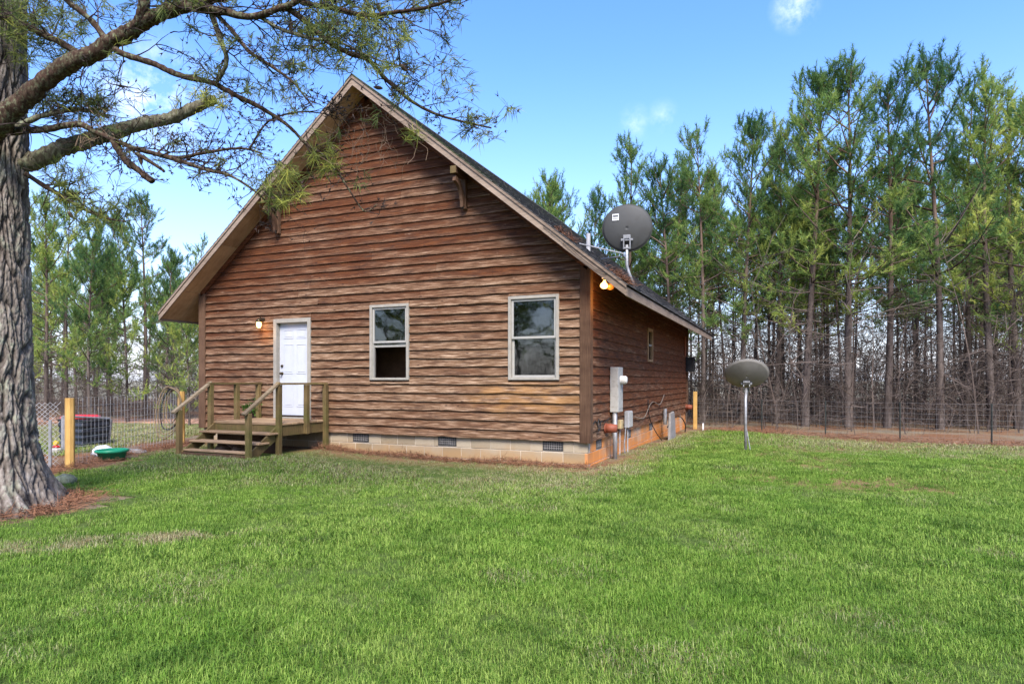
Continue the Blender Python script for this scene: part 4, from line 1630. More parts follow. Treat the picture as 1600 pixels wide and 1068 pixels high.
MB().lathe([(.0, .012), (.20, .012), (.235, .15), (.26, .15), (.262, .172), (.232, .176), (.20, .03), (.0, .025)], (tb.x, tb.y, tz), (0, 0, 1), 36).build('bowl', M['green_plastic'], tub, smooth=True)
MB().lathe([(.252, .135), (.268, .145), (.268, .18), (.25, .186), (.236, .176)], (tb.x, tb.y, tz), (0, 0, 1), 36).build('rim', M['green_plastic'], tub, smooth=True)


def lump(name, label, cat, c, s, mat, amp=.25, fr=4, sub=3, squash=.8):
    bm = bmesh.new()
    bmesh.ops.create_icosphere(bm, subdivisions=sub, radius=1)
    for v in bm.verts:
        v.co *= 1 + amp * noise.noise(v.co * fr + Vector(c) * 3)
        v.co = Vector((v.co.x * s[0], v.co.y * s[1], v.co.z * s[2]))
    me = bpy.data.meshes.new(name); bm.to_mesh(me); bm.free(); me.materials.append(mat); me.shade_smooth()
    o = bpy.data.objects.new(name, me); COL.objects.link(o); o.location = c
    return tag(o, label, cat)


p = at(161, 712, 11.9)
lump('bag', 'crumpled white plastic bag behind the green tub', 'bag', (p.x, p.y, .16), (.20, .15, .12), M['whitebag'], .5, 5)
p = at(102, 752, 9.2)
lump('stone', 'small mossy stone in the lawn beside the big pine', 'stone', (p.x, p.y, .04), (.16, .13, .10), M['mossy'], .2, 3)
p = at(200, 716, 12.3)
lump('stone', 'pale flat stone on the ground behind the green tub', 'stone', (p.x + .2, p.y, .12), (.28, .14, .06), M['slate'], .3, 4)
p = at(88, 696, 12.2)
ty = thing('toy', 'small yellow and red plastic toy behind the chain-link fence', 'toy', (p.x, p.y, 0.0))
MB().box(p.x - .07, p.x + .08, p.y - .06, p.y + .06, .0, .20).build('body', M['grey_paint'], ty, bevel=.02)
MB().box(p.x - .06, p.x + .07, p.y - .05, p.y + .05, .201, .25).build('seat', M['red_plastic'], ty, bevel=.02)
MB().lathe([(.0, -.02), (.045, -.02), (.045, .02), (.0, .02)], (p.x + .02, p.y - .02, .295), (.2, -1, .1), 16).build('wheel', M['yellow_plastic'], ty)

# hose coiled over the fence post
hx, hy = FENCE_L[1]
hs = thing('hose', 'tan garden hose hung in long loops over the yellow post', 'hose', (hx, hy, 1.1))
for k in range(5):
    wdt, dep = .17 + .04 * k, .74 + .10 * k + random.uniform(-.03, .03)
    pts = []
    for q in range(25):
        a = 2 * math.pi * q / 24
        up_ = math.cos(a)
        z = 1.30 + .03 * k * .4 - dep * (1 - up_) / 2
        off = wdt * math.sin(a) * (1.0 if math.sin(a) > 0 else .75) - .12 * (1 - up_) / 2
        pts.append(Vector((hx - .02 + off * .9 - .05, hy - .10 - .035 * k + off * .38, z + .02 * math.sin(k + q))))
    MB().tube(pts, .014, 6, False).build('loop', (M['hose'], M['cable_black'])[k % 3 == 2], hs, smooth=True)

# ------------------------------------------------------------------ the big pine on the left
big = thing('old_pine_tree', 'huge old pine with furrowed bark, lichened limbs and bare twigs', 'tree', TRUNK)


def worley(u, v, per):
    """F2-F1 of a jittered grid, periodic in u with period per (integers)."""
    iu, iv = np.floor(u).astype(int), np.floor(v).astype(int)
    f1 = np.full(u.shape, 9.0)
    f2 = np.full(u.shape, 9.0)
    for a in (-1, 0, 1):
        for b in (-1, 0, 1):
            cu_, cv = iu + a, iv + b
            k = ((cu_ % per) * 374761393 + cv * 668265263) & 0x7fffffff
            h1 = ((k ^ (k >> 13)) * 1274126177) & 0x7fffffff
            h2 = ((h1 ^ (h1 >> 15)) * 1103515245 + 12345) & 0x7fffffff
            du, dv = cu_ + (h1 % 1000) / 1000.0 - u, cv + (h2 % 1000) / 1000.0 - v
            d = np.sqrt(du * du + dv * dv)
            f2 = np.where(d < f1, f1, np.minimum(f2, d))
            f1 = np.minimum(f1, d)
    return f2 - f1, f1


NT_, NZ_ = 300, 420
th = np.linspace(0, 2 * np.pi, NT_, endpoint=False)
zz = np.concatenate([np.linspace(-.15, 5.2, NZ_ - 60), np.linspace(5.25, 12.0, 60)])
TH, ZZ = np.meshgrid(th, zz)
per = 30
warp = .20 * np.sin(ZZ * 2.1 + TH * 3) + .16 * np.sin(ZZ * 6.3 + TH * 5) + .10 * np.sin(ZZ * 15 + TH * 11)
g1, f1_ = worley(TH / (2 * np.pi) * per + warp, ZZ / .46 + .25 * np.sin(TH * 7) + .2 * np.sin(TH * 13), per)
g2, _ = worley(TH / (2 * np.pi) * per * 2 + warp * 2, ZZ / .10 + 5 + .5 * np.sin(TH * 17), per * 2)
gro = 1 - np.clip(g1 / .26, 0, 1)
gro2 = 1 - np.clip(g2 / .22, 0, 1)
fine = np.array([noise.noise(Vector((a, b, c))) for a, b, c in zip((np.cos(TH) * 7).ravel(), (np.sin(TH) * 7).ravel(), (ZZ * 9).ravel())]).reshape(TH.shape)
scale_ = np.sin(f1_ * 9.0 + fine * 4)
rad = .405 - .022 * np.clip(ZZ, 0, 12)
fl_amt = np.exp(-np.clip(ZZ, 0, 9) / .38)
lobes = .5 + .5 * np.cos(TH * 4 + 0.6) * .55 + .25 * np.cos(TH * 7 + 2)
rad = rad + fl_amt * (.13 + .34 * lobes)
disp = -.040 * gro ** .8 - .012 * gro2 + .010 * fine + .004 * scale_ + .012 * np.sin(TH * 9 + ZZ * 7) * .5
rad = rad + disp
lean_x = np.interp(ZZ, [-1, 0, 2, 4, 6, 12], [.0, 0, -.02, .0, .05, .2])
X = np.cos(TH) * rad + lean_x
Y = np.sin(TH) * rad
V = np.stack([X, Y, ZZ], -1).reshape(-1, 3)
ii, jj = np.meshgrid(np.arange(NZ_ - 1), np.arange(NT_), indexing='ij')
F = np.stack([ii * NT_ + jj, ii * NT_ + (jj + 1) % NT_, (ii + 1) * NT_ + (jj + 1) % NT_, (ii + 1) * NT_ + jj], -1).reshape(-1, 4)
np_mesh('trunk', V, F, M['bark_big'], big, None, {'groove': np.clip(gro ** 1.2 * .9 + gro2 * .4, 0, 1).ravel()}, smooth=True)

LIMBS = [
    # pixel path, depth from/to, radius (px) from/to, material
    ([(-25, 218), (18, 178), (80, 122), (150, 80), (208, 42), (262, 18), (320, 2), (380, -20)], 7.0, 6.3, 15, 8, 'bark_limb'),
    ([(212, 38), (222, 10), (224, -40)], 6.55, 6.4, 8, 7, 'bark_limb'),
    ([(180, 78), (230, 96), (280, 118), (330, 128), (370, 150), (410, 170), (450, 196), (480, 226), (508, 245), (524, 264)], 6.6, 6.7, 5.2, 1.5, 'bark_limb'),
    ([(285, 10), (335, 16), (395, 24), (445, 10), (490, -15)], 6.4, 6.2, 6.5, 4, 'bark_limb'),
    ([(446, 12), (478, 34), (510, 62), (545, 82), (575, 93), (605, 126), (640, 156), (680, 178), (722, 189), (768, 200)], 6.3, 6.6, 5.2, 1.3, 'bark_limb'),
    ([(331, 20), (343, 58), (355, 92), (346, 116), (338, 128)], 6.4, 6.6, 4.5, 2.6, 'bark_lichen'),
    ([(338, 22), (364, 50), (392, 82), (430, 108), (458, 128), (474, 148), (490, 168)], 6.4, 6.3, 3.6, 1, 'bark_limb'),
    ([(405, 25), (440, 46), (490, 60), (530, 66), (585, 92), (630, 104)], 6.35, 6.0, 3.2, 1, 'bark_lichen'),
    ([(470, 2), (515, 12), (565, 24), (610, 20), (662, 13), (705, 0)], 6.25, 6.0, 4.5, 2, 'bark_limb'),
    ([(-8, 276), (25, 259), (60, 243), (110, 226), (170, 207), (228, 192), (284, 174), (338, 156)], 7.4, 8.1, 16, 7, 'bark_lichen'),
    ([(5, 206), (60, 203), (122, 194), (152, 208), (192, 224), (232, 238), (282, 246), (330, 236), (378, 232), (410, 240)], 7.1, 6.7, 5.6, 1.4, 'bark_limb'),
    ([(228, 237), (275, 250), (320, 264), (362, 276), (402, 302), (430, 330)], 6.85, 6.6, 3.6, 1, 'bark_limb'),
    ([(176, 220), (196, 250), (218, 268), (238, 284)], 6.95, 6.9, 5.6, 4.6, 'bark_limb'),
    ([(214, 240), (240, 257), (256, 268)], 6.9, 6.8, 3.2, 2.2, 'bark_limb'),
    ([(40, 272), (90, 302), (130, 326), (168, 341), (196, 346)], 7.45, 7.2, 4, 1.2, 'bark_limb'),
    ([(164, 60), (140, 28), (105, 2), (85, -20)], 6.7, 6.6, 5, 3.5, 'bark_limb'),
    ([(128, 88), (85, 62), (40, 40), (-10, 22)], 6.8, 7.0, 6, 4, 'bark_limb'),
    ([(390, 232), (420, 190), (470, 175), (520, 180)], 6.7, 6.9, 1.8, .8, 'bark_limb'),
    ([(20, 200), (70, 180), (130, 172), (170, 184)], 7.2, 7.4, 5, 2, 'bark_lichen'),
    ([(524, 262), (548, 300), (570, 330), (590, 318)], 6.7, 6.8, 1.8, .7, 'bark_limb'),
]
random.seed(11)
twigs, needle_v, needle_f, needle_t = MB(), [], [], []
dead = MB()


def catmull(P, n=5):
    out = []
    for i in range(len(P) - 1):
        p0, p1, p2, p3 = P[max(i - 1, 0)], P[i], P[i + 1], P[min(i + 2, len(P) - 1)]
        for k in range(n):
            t = k / n
            out.append(0.5 * ((2 * p1) + (-p0 + p2) * t + (2 * p0 - 5 * p1 + 4 * p2 - p3) * t * t + (-p0 + 3 * p1 - 3 * p2 + p3) * t ** 3))
    out.append(P[-1])
    return out


def needles(c, d, n, ln, spread=1.0, tone=.5, w=.0032):
    d = d.normalized()
    for _ in range(n):
        q = (d * random.uniform(.15, 1.1) + Vector((random.gauss(0, .6), random.gauss(0, .6), random.gauss(0, .6))) * spread).normalized()
        s = q.cross(Vector((random.random() - .5, random.random() - .5, random.random() - .5))).normalized() * w
        l = ln * random.uniform(.6, 1.15)
        b = c + d * random.uniform(-.08, .03)
        mid = b + q * l * .55
        tip = b + q * l + Vector((0, 0, -.12 * l))
        k = len(needle_v)
        needle_v.extend([tuple(b - s * .6), tuple(b + s * .6), tuple(mid + s), tuple(mid - s), tuple(tip)])
        needle_f.extend([(k, k + 1, k + 2), (k, k + 2, k + 3), (k + 3, k + 2, k + 4)])
        t = tone + random.gauss(0, .18)
        needle_t.extend([t] * 5)


def twig(p, d, L, r, depth, green):
    n = 5
    pts = [p]
    d = d.normalized()
    for k in range(n):
        d = (d + Vector((random.gauss(0, .22), random.gauss(0, .22), random.gauss(.03, .2)))).normalized()
        p = p + d * (L / n)
        pts.append(p)
    twigs.tube(pts, [r * (1 - .75 * k / n) for k in range(n + 1)], 4 if r > .004 else 3, False)
    if depth > 0:
        for _ in range(random.randint(2, 4)):
            k = random.randint(1, n)
            dd = (d * .6 + Vector((random.gauss(0, .7), random.gauss(0, .7), random.gauss(.05, .55)))).normalized()
            twig(pts[k], dd, L * random.uniform(.35, .65), r * .62, depth - 1, green)
    else:
        g = random.random()
        if g < green:
            needles(pts[-1], d, random.randint(14, 26), .12, .9, random.uniform(.15, .6))
        else:
            # bare bud cluster
            for _ in range(3):
                q = (d + Vector((random.gauss(0, .6), random.gauss(0, .6), random.gauss(0, .6)))).normalized()
                twigs.tube([pts[-1], pts[-1] + q * random.uniform(.025, .055)], [.0065, .001], 3, False)


LP = []
for (pp, z0, z1, r0, r1, mt_) in LIMBS:
    P = [at(u, v, z0 + (z1 - z0) * i / (len(pp) - 1)) for i, (u, v) in enumerate(pp)]
    C = catmull(P, 16 if r0 > 6.5 else 8)
    n = len(C) - 1
    rr = [(r0 + (r1 - r0) * (i / n)) * (z0 + (z1 - z0) * i / n) / FPX for i in range(n + 1)]
    for i in range(1, n):
        C[i] = C[i] + Vector((noise.noise(C[i] * 3), noise.noise(C[i] * 3 + Vector((9, 0, 0))), noise.noise(C[i] * 3 + Vector((0, 9, 0))))) * rr[i] * .6
        rr[i] *= 1 + .16 * noise.noise(C[i] * 9)
    o = MB()
    o.tube(C, rr, 18 if r0 > 6.5 else 9)
    if r0 > 4:
        nn = 18 if r0 > 6.5 else 9
        for q in range(len(o.v)):
            c_ = C[min(q // nn, len(C) - 1)]
            w_ = Vector(o.v[q])
            k_ = 1 + .26 * noise.noise(w_ * 26) + .16 * noise.noise(w_ * 60)
            o.v[q] = tuple(c_ + (w_ - c_) * k_)
    ob = o.build('limb', M[mt_], big, smooth=True)
    LP.append((C, rr))
SPEC = {0: (2.3, .7, .35, 2, .25), 2: (3.6, .42, .12, 2, .12), 3: (13.2, .65, .35, 2, .35), 4: (11.0, .34, .30, 2, .30), 5: (9.9, .40, .3, 2, .2), 6: (11.5, .42, .25, 2, .18), 7: (14.8, .5, .3, 2, .40), 8: (13.0, .36, .30, 2, .32),
        9: (4.1, .3, .3, 1, .5), 10: (10.7, .45, .12, 2, .05), 11: (14.8, .40, .15, 2, .06), 14: (16.5, .32, .5, 1, .75), 15: (9.9, .5, .5, 2, .5), 16: (13.2, .5, .5, 2, .6), 17: (14.8, .3, .2, 2, .05), 18: (14.8, .38, .5, 2, .35), 19: (10, .25, .1, 1, .0), 1: (8.2, .5, .3, 2, .3)}
for li, (dens, L, up_, dep, gr) in SPEC.items():
    C, rr = LP[li]
    tot = sum((C[i + 1] - C[i]).length for i in range(len(C) - 1))
    for _ in range(int(tot * dens)):
        t = random.random() ** .8
        i = min(int(t * (len(C) - 1)), len(C) - 2)
        p = C[i].lerp(C[i + 1], random.random())
        d0 = (C[i + 1] - C[i]).normalized()
        d = (d0 * .7 + Vector((random.gauss(0, .6), random.gauss(0, .6), random.gauss(up_, .55)))).normalized()
        twig(p, d, L * random.uniform(.6, 1.35), min(.010, max(.0046, rr[i] * .45)), dep, gr)
# leafy boughs and the bright needle tufts hanging before the gable
for (u, v, Z, n, ln, tone, sp, rad_) in ((428, 292, 6.6, 240, .17, .62, 1.2, .11), (450, 298, 6.6, 200, .17, .88, 1.2, .09), (440, 268, 6.65, 220, .16, .58, 1.2, .11), (418, 308, 6.6, 120, .16, .35, 1.2, .06),
                                   (490, 225, 6.7, 80, .15, .65, 1.1, .07), (505, 245, 6.7, 200, .16, .80, 1.2, .09), (522, 262, 6.7, 170, .16, .80, 1.2, .07), (490, 275, 6.75, 60, .14, .5, 1.1, .06),
                                   (650, 213, 6.6, 60, .17, .9, .9, .03), (625, 205, 6.6, 40, .13, .7, 1.0, .03), (660, 222, 6.6, 40, .14, .3, 1.0, .03)):
    for q in range(max(1, n // 25)):
        c = at(u, v, Z) + Vector((random.gauss(0, rad_), random.gauss(0, rad_), random.gauss(0, rad_)))
        needles(c, Vector((random.gauss(0, .6), random.gauss(0, .6), random.gauss(-.1, .6))), 25, ln, 1.0, tone, .0030)
        e = at(u - 12, v - 20, Z)
        twigs.tube([c, c.lerp(e, .5) + Vector((0, 0, -.02)), e], [.002, .003, .004], 3, False)
for (u0, u1, v0, v1, Z0, Z1, cnt, tone) in ((-40, 135, -20, 60, 6.6, 7.6, 95, .45), (10, 120, 60, 110, 6.9, 7.4, 40, .55), (240, 330, -15, 12, 6.2, 6.6, 22, .4), (460, 640, 25, 110, 5.9, 6.6, 62, .45), (480, 720, -10, 20, 6.0, 6.5, 26, .4),
                                      (60, 190, 140, 195, 7.2, 7.6, 36, .5), (300, 350, 140, 170, 7.9, 8.2, 24, .75), (50, 140, 265, 330, 7.2, 7.6, 22, .4), (120, 190, 315, 355, 7.1, 7.4, 16, .3), (300, 470, 90, 150, 6.3, 6.7, 22, .35)):
    for _ in range(cnt):
        c = at(random.uniform(u0, u1), random.uniform(v0, v1), random.uniform(Z0, Z1))
        d = Vector((random.gauss(.2, .7), random.gauss(0, .7), random.gauss(.1, .5))).normalized()
        needles(c, d, random.randint(16, 30), .14, .85, tone + random.gauss(0, .12), .0032)
        twigs.tube([c, c - d * .12, c - d * .25 + Vector((0, 0, random.uniform(-.05, .08)))], [.002, .0035, .0045], 3, False)
# hair-thin dead twigs and straw hanging over the gable
for _ in range(95):
    p = at(random.uniform(470, 660), random.uniform(150, 250), random.uniform(6.5, 6.9))
    d = Vector((random.gauss(0, .5), random.gauss(0, .4), random.gauss(-.5, .5))).normalized()
    pts = [p]
    for k in range(6):
        d = (d + Vector((random.gauss(0, .35), random.gauss(0, .3), random.gauss(-.05, .3)))).normalized()
        p = p + d * random.uniform(.03, .07)
        pts.append(p)
    dead.tube(pts, .0017, 3, False)
for _ in range(60):
    p = at(random.uniform(120, 190), random.uniform(160, 215), random.uniform(6.95, 7.15))
    d = Vector((random.gauss(0, .7), random.gauss(0, .5), random.gauss(-.4, .6))).normalized()
    dead.tube([p, p + d * .1, p + d * .2 + Vector((0, 0, -.02))], .0018, 3, False)
twigs.build('twigs', M['twig'], big, kind='stuff')
dead.build('dead_twigs', M['deadtwig'], big, kind='stuff')
np_mesh('needles', needle_v, needle_f, M['needles_near'], big, 'stuff', {'tone': needle_t}, tuple(TRUNK))
for (u, v, Z, dx_, dz_) in ((592, 12, 6.2, .3, -1), (590, 137, 6.5, 1, -.15), (630, 105, 6.0, .6, -.6), (220, 250, 6.9, .1, -1), (110, 335, 7.2, .5, -.7), (454, 42, 6.3, .2, 1)):
    c = at(u, v, Z)
    d = (sidev * dx_ + Vector((0, 0, dz_))).normalized()
    m = MB()
    prof = [(.003, -.045)]
    for k in range(9):
        h = -.04 + .01 * k
        r = .021 * math.sin(math.pi * (k + 1.2) / 11) + .002
        prof += [(r * .72, h), (r, h + .006)]
    prof.append((0, .055))
    m.lathe(prof, c, d, 9)
    m.build('pine_cone', M['cone'], big)
# straw ring round the trunk
straw_pile('pine_straw', 'red-brown pine straw ringing the foot of the old pine', [((TRUNK.x + .8 * math.cos(a), TRUNK.y + .8 * math.sin(a), .02), .17) for a in np.linspace(0, 6.28, 24)], 4200, lambda c: Vector((c.x, c.y, hz(c.x, c.y) + .012 + min(c.z, .05))), .012, .17)
straw_pile('pine_straw', 'pine straw and dead leaves gathered along the left fence line', [((FENCE_L[0][0] + t * (FENCE_L[1][0] - FENCE_L[0][0]) + .18, FENCE_L[0][1] + t * (FENCE_L[1][1] - FENCE_L[0][1]), 0), .22) for t in np.linspace(-.25, 1.0, 20)], 3600, lambda c: Vector((c.x, c.y, hz(c.x, c.y) + .012 + c.z)), .025, .15)
straw_pile('pine_straw', 'pine straw drift along the foot of the cabin front', [((x, -.16 - .05 * math.sin(x * 2.3) , 0), .10 + .05 * abs(math.sin(x * 1.9))) for x in np.linspace(-5.6, .0, 40)], 5200, lambda c: Vector((c.x, min(c.y, .0), hz(c.x, c.y) + .010 + c.z * (1.4 + math.sin(c.x * 3.1)))), .020, .15)
straw_pile('pine_straw', 'red-brown pine straw along the foot of the wood fence', [((x, fence_r_y(x) - .2, 0), .42) for x in np.linspace(.8, 13, 60)], 9000, lambda c: Vector((c.x, c.y, hz(c.x, c.y) + .01 + c.z)), .03, .24)

# ------------------------------------------------------------------ pines of the wood


def pine_variant(seed, h, cb, RR, dens, r0):
    rng = np.random.default_rng(seed)
    rnd = random.Random(seed)
    tm = MB()
    path, ph = [], rnd.uniform(0, 6)
    amp = .022 * h
    n = 12
    for k in range(n + 1):
        t = k / n
        path.append(Vector((amp * math.sin(t * 3.1 + ph) * t, amp * math.cos(t * 2.3 + ph) * t, h * t - (.25 if k == 0 else 0))))
    tm.tube(path, [max(.010, r0 * (1.15 if k == 0 else 1) * (1 - .90 * (k / n) ** 1.1)) for k in range(n + 1)], 9, False)

    def tp(z):
        t = min(max(z / h, 0), 1) * n
        i = min(int(t), n - 1)
        return path[i].lerp(path[i + 1], t - i)
    tv, tw, tl, tt = [], [], [], []                  # tuft base, axis, length, tone

    def tuft(p, d, l, tone):
        tv.append(p); tw.append(d); tl.append(l); tt.append(tone)
    z = cb * h
    while z < h * .985:
        t = (z - cb * h) / (h * (1 - cb))
        prof = (.55 + .45 * min(1, t * 3.0)) * (1 - t) ** .65 * 1.25 + .10
        for _ in range(rnd.choice((2, 3, 4, 4, 5))):
            if rnd.random() > dens * (.55 + .45 * min(1, t * 2.5)):
                continue
            az = rnd.uniform(0, 6.283)
            L = RR * prof * rnd.choice((.45, .7, .9, 1.0, 1.2, 1.4)) * rnd.uniform(.85, 1.15) + .12
            el = R(-8 + 62 * t + rnd.gauss(0, 10))
            p = tp(z + rnd.uniform(-.1, .1))
            d = Vector((math.cos(az) * math.cos(el), math.sin(az) * math.cos(el), math.sin(el)))
            pts = [p]
            m = 5
            for k in range(m):
                d = (d + Vector((rnd.gauss(0, .10), rnd.gauss(0, .10), .11 + rnd.gauss(0, .07)))).normalized()
                p = p + d * (L / m)
                pts.append(p)
            rb = .010 + .010 * L
            tm.tube(pts, [rb * (1 - .75 * k / m) for k in range(m + 1)], 3, False)
            tone0 = min(1, max(0, .62 - .42 * t + rnd.gauss(0, .13)))
            tuft(pts[-1], (d + Vector((0, 0, .5))).normalized(), .26, tone0)
            ns = int(3 + L * (7.2 if t > .25 else 5.6))
            for _s in range(ns):
                f = 1 - (rnd.random() ** 1.25) * (.72 if L > .6 else .5)
                i = min(int(f * m), m - 1)
                q = pts[i].lerp(pts[i + 1], f * m - i)
                dd = (d * .5 + Vector((rnd.gauss(0, .65), rnd.gauss(0, .65), rnd.gauss(.25, .45)))).normalized()
                sl = rnd.uniform(.10, .34) * (.6 + .4 * min(1, L))
                e = q + dd * sl
                if sl > .16:
                    tm.tube([q, e], [.006, .004], 3, False)
                ax = (dd + Vector((0, 0, rnd.uniform(.2, .6) + .7 * t))).normalized()
                tone = min(1, max(0, tone0 + rnd.gauss(0, .12)))
                tuft(e, ax, rnd.uniform(.16, .26), tone)
                if rnd.random() < .5:
                    tuft(e + ax * .12, ax, rnd.uniform(.16, .24), tone + .05)
        z += rnd.uniform(.22, .42)
    # leader shoots
    top = path[-1]
    for k in range(4):
        tuft(top + Vector((0, 0, -.16 * k)), Vector((rnd.gauss(0, .1), rnd.gauss(0, .1), 1)).normalized(), .2, .35)
    # dead lower branches
    z = .06 * h
    while z < (cb + .12) * h:
        for _ in range(rnd.choice((3, 3, 4, 5))):
            az = rnd.uniform(0, 6.283)
            L = rnd.uniform(.4, 1.9) * (.5 + RR * .35)
            el = R(rnd.gauss(2, 16))
            p = tp(z)
            d = Vector((math.cos(az) * math.cos(el), math.sin(az) * math.cos(el), math.sin(el)))
            pts = [p]
            for k in range(4):
                d = (d + Vector((rnd.gauss(0, .16), rnd.gauss(0, .16), rnd.gauss(-.02, .12)))).normalized()
                p = p + d * L / 4
                pts.append(p)
            tm.tube(pts, [.012, .010, .008, .006, .003], 3, False)
            for _f in range(4):
                k = rnd.randint(1, 3)
                q = (d + Vector((rnd.gauss(0, .7), rnd.gauss(0, .7), rnd.gauss(0, .5)))).normalized()
                tm.tube([pts[k], pts[k] + q * L * .3], [.006, .002], 3, False)
        z += rnd.uniform(.22, .5)
    # needles: thin triangles round every tuft axis
    B = np.array([tuple(p) for p in tv]); A = np.array([tuple(p) for p in tw]); Ln = np.array(tl); T = np.array(tt)
    k = 20
    nT = len(B)
    q = rng.normal(0, .36, (nT, k, 3)) + A[:, None, :] * rng.uniform(.40, .95, (nT, k, 1))
    q /= np.linalg.norm(q, axis=2, keepdims=True) + 1e-9
    ln = Ln[:, None, None] * rng.uniform(.55, .95, (nT, k, 1))
    b0 = B[:, None, :] + A[:, None, :] * rng.uniform(-.26, .10, (nT, k, 1))
    s = np.cross(q, rng.normal(0, 1, (nT, k, 3)))
    s /= np.linalg.norm(s, axis=2, keepdims=True) + 1e-9
    s *= .0105
    tip = b0 + q * ln
    tip[..., 2] -= .10 * ln[..., 0]
    Vn = np.stack([b0 - s, b0 + s, tip], 2).reshape(-1, 3)
    Fn = np.arange(len(Vn)).reshape(-1, 3)
    tone = np.repeat(T + rng.normal(0, .13, nT), k * 3)
    cm = np_mesh('crown', Vn, Fn, M['needles'], attrs={'tone': tone}, link=False)
    me = bpy.data.meshes.new('trunk')
    me.from_pydata(tm.v, [], tm.f)
    me.materials.append(M['trunk'])
    me.shade_smooth()
    return me, cm, h


VAR = [pine_variant(101, 12.0, .26, 2.0, .86, .125), pine_variant(102, 12.0, .30, 1.8, .80, .115), pine_variant(103, 12.0, .36, 1.7, .72, .10),
       pine_variant(104, 11.0, .22, 2.1, .86, .125), pine_variant(105, 11.0, .36, 1.8, .55, .11), pine_variant(106, 9.5, .20, 1.9, .85, .10),
       pine_variant(107, 9.0, .12, 1.8, .85, .085), pine_variant(108, 12.0, .40, 1.6, .72, .08), pine_variant(109, 12.0, .46, 1.4, .66, .075),
       pine_variant(110, 12.0, .28, 2.0, .68, .12), pine_variant(111, 11.5, .32, 2.1, .62, .115)]


def plant_pine(pos, height, var, label, group, rz=None, wide=1.0):
    tmesh, cmesh, h = VAR[var]
    s = height / h
    o = bpy.data.objects.new('pine_tree', None)
    COL.objects.link(o)
    o.location = pos
    o.rotation_euler = (random.gauss(0, .022), random.gauss(0, .022), random.uniform(0, 6.28) if rz is None else rz)
    o.scale = (s * wide, s * wide, s)
    tag(o, label, 'tree', group)
    for nm, me in (('trunk', tmesh), ('crown', cmesh)):
        c = bpy.data.objects.new(nm, me)
        COL.objects.link(c)
        c.parent = o
    return o


random.seed(23)
GR, GL = 'pines along the edge of the wood', 'pines behind the left fence'
MAIN = [
    # pixel u of the trunk, pixel v of the top, depth, variant, width, label
    (868, 284, 27.0, 5, .9, 'low pine top showing just above the right roof slope, nearest the ridge'),
    (920, 318, 26.0, 6, .9, 'low bushy pine showing over the roof just before the roof dish'),
    (988, 224, 26.0, 9, 1.0, 'pine whose pointed top rises behind the roof dish'),
    (1046, 262, 25.0, 5, 1.0, 'dense green pine just past the roof dish'),
    (1098, 207, 24.0, 2, 1.05, 'slim pine with open top rising beyond the end of the eave'),
    (1160, 196, 23.5, 0, 1.0, 'pine standing directly behind the yard dish'),
    (1213, 214, 24.0, 9, .95, 'pine just beyond the yard dish, lower than its neighbours'),
    (1258, 126, 22.6, 0, 1.1, 'tall pine with a broad dark green head between dish and middle fence post'),
    (1326, 112, 22.0, 10, 1.1, 'tall pine behind the gap between second and third steel fence posts'),
    (1386, 140, 21.8, 9, 1.1, 'full crowned pine just short of the third steel fence post'),
    (1468, 90, 21.2, 10, 1.0, 'tallest pine of the wood with a clear reddish trunk'),
    (1510, 128, 22.6, 2, 1.0, 'open crowned pine next to the tallest one'),
    (1550, 126, 21.0, 4, 1.1, 'thick trunked pine with a sparse top by the last steel fence post'),
    (1592, 150, 21.4, 4, 1.2, 'sparse pine with long side boughs at the right picture edge'),
    (1645, 120, 20.4, 3, 1.2, 'pine mostly past the right picture edge with boughs reaching in'),
]
for (u, v, Z, vr, wd, lab) in MAIN:
    b = at(u, HY, Z)
    z = hz(b.x, b.y)
    plant_pine((b.x, b.y, z), CZ + (HY - v) / FPX * Z - z, vr, lab, GR, None, wd)
LEFT = [
    (72, 318, 22.0, 5, 1.0, 'bushy pine close beside the big old trunk'),
    (104, 296, 24.0, 4, .9, 'thin pine with bare upper trunk right of the old trunk'),
    (172, 338, 25.0, 3, .9, 'bright green pine in the middle of the left group'),
    (226, 312, 25.0, 4, 1.1, 'sparse topped tall pine with one long side bough, left of the eave'),
    (200, 352, 21.5, 6, .8, 'dense young pine behind the dirt track'),
    (262, 404, 23.0, 6, .9, 'low dense pine just outside the left eave tip'),
    (296, 452, 19.0, 6, .85, 'low young pine half hidden by the cabin corner'),
    (140, 372, 20.5, 5, .9, 'short pine behind the black bin'),
]
for (u, v, Z, vr, wd, lab) in LEFT:
    b = at(u, HY, Z)
    z = hz(b.x, b.y)
    plant_pine((b.x, b.y, z), CZ + (HY - v) / FPX * Z - z, vr, lab, GL, None, wd)
# the ranks behind
placed = [(at(u, HY, Z).x, at(u, HY, Z).y) for (u, v, Z, *_r) in MAIN + LEFT]
LAB_B = 'slender pine standing in the ranks of the wood behind the front pines'
LAB_L = 'slim pine in the thin rank beyond the left front pines'


RANKED = []


def rank(n, u0, u1, Z0, Z1, v0, v1, lab, grp, vars_, md):
    k = tries = 0
    while k < n and tries < n * 40:
        tries += 1
        u = random.uniform(u0, u1)
        Z = random.uniform(Z0, Z1)
        b = at(u, HY, Z)
        if any((b.x - x) ** 2 + (b.y - y) ** 2 < md * md for x, y in placed):
            continue
        if -10.5 < b.x < 1.5 and b.y < 13.5:
            continue
        if b.x > 0 and b.y < fence_r_y(b.x) + 1.5:
            continue
        placed.append((b.x, b.y))
        v = random.uniform(v0, v1)
        o = plant_pine((b.x, b.y, hz(b.x, b.y)), max(4.5, CZ + (HY - v) / FPX * Z), random.choice(vars_), lab, grp, None, random.uniform(.75, 1.0))
        RANKED.append((u, Z, o))
        k += 1


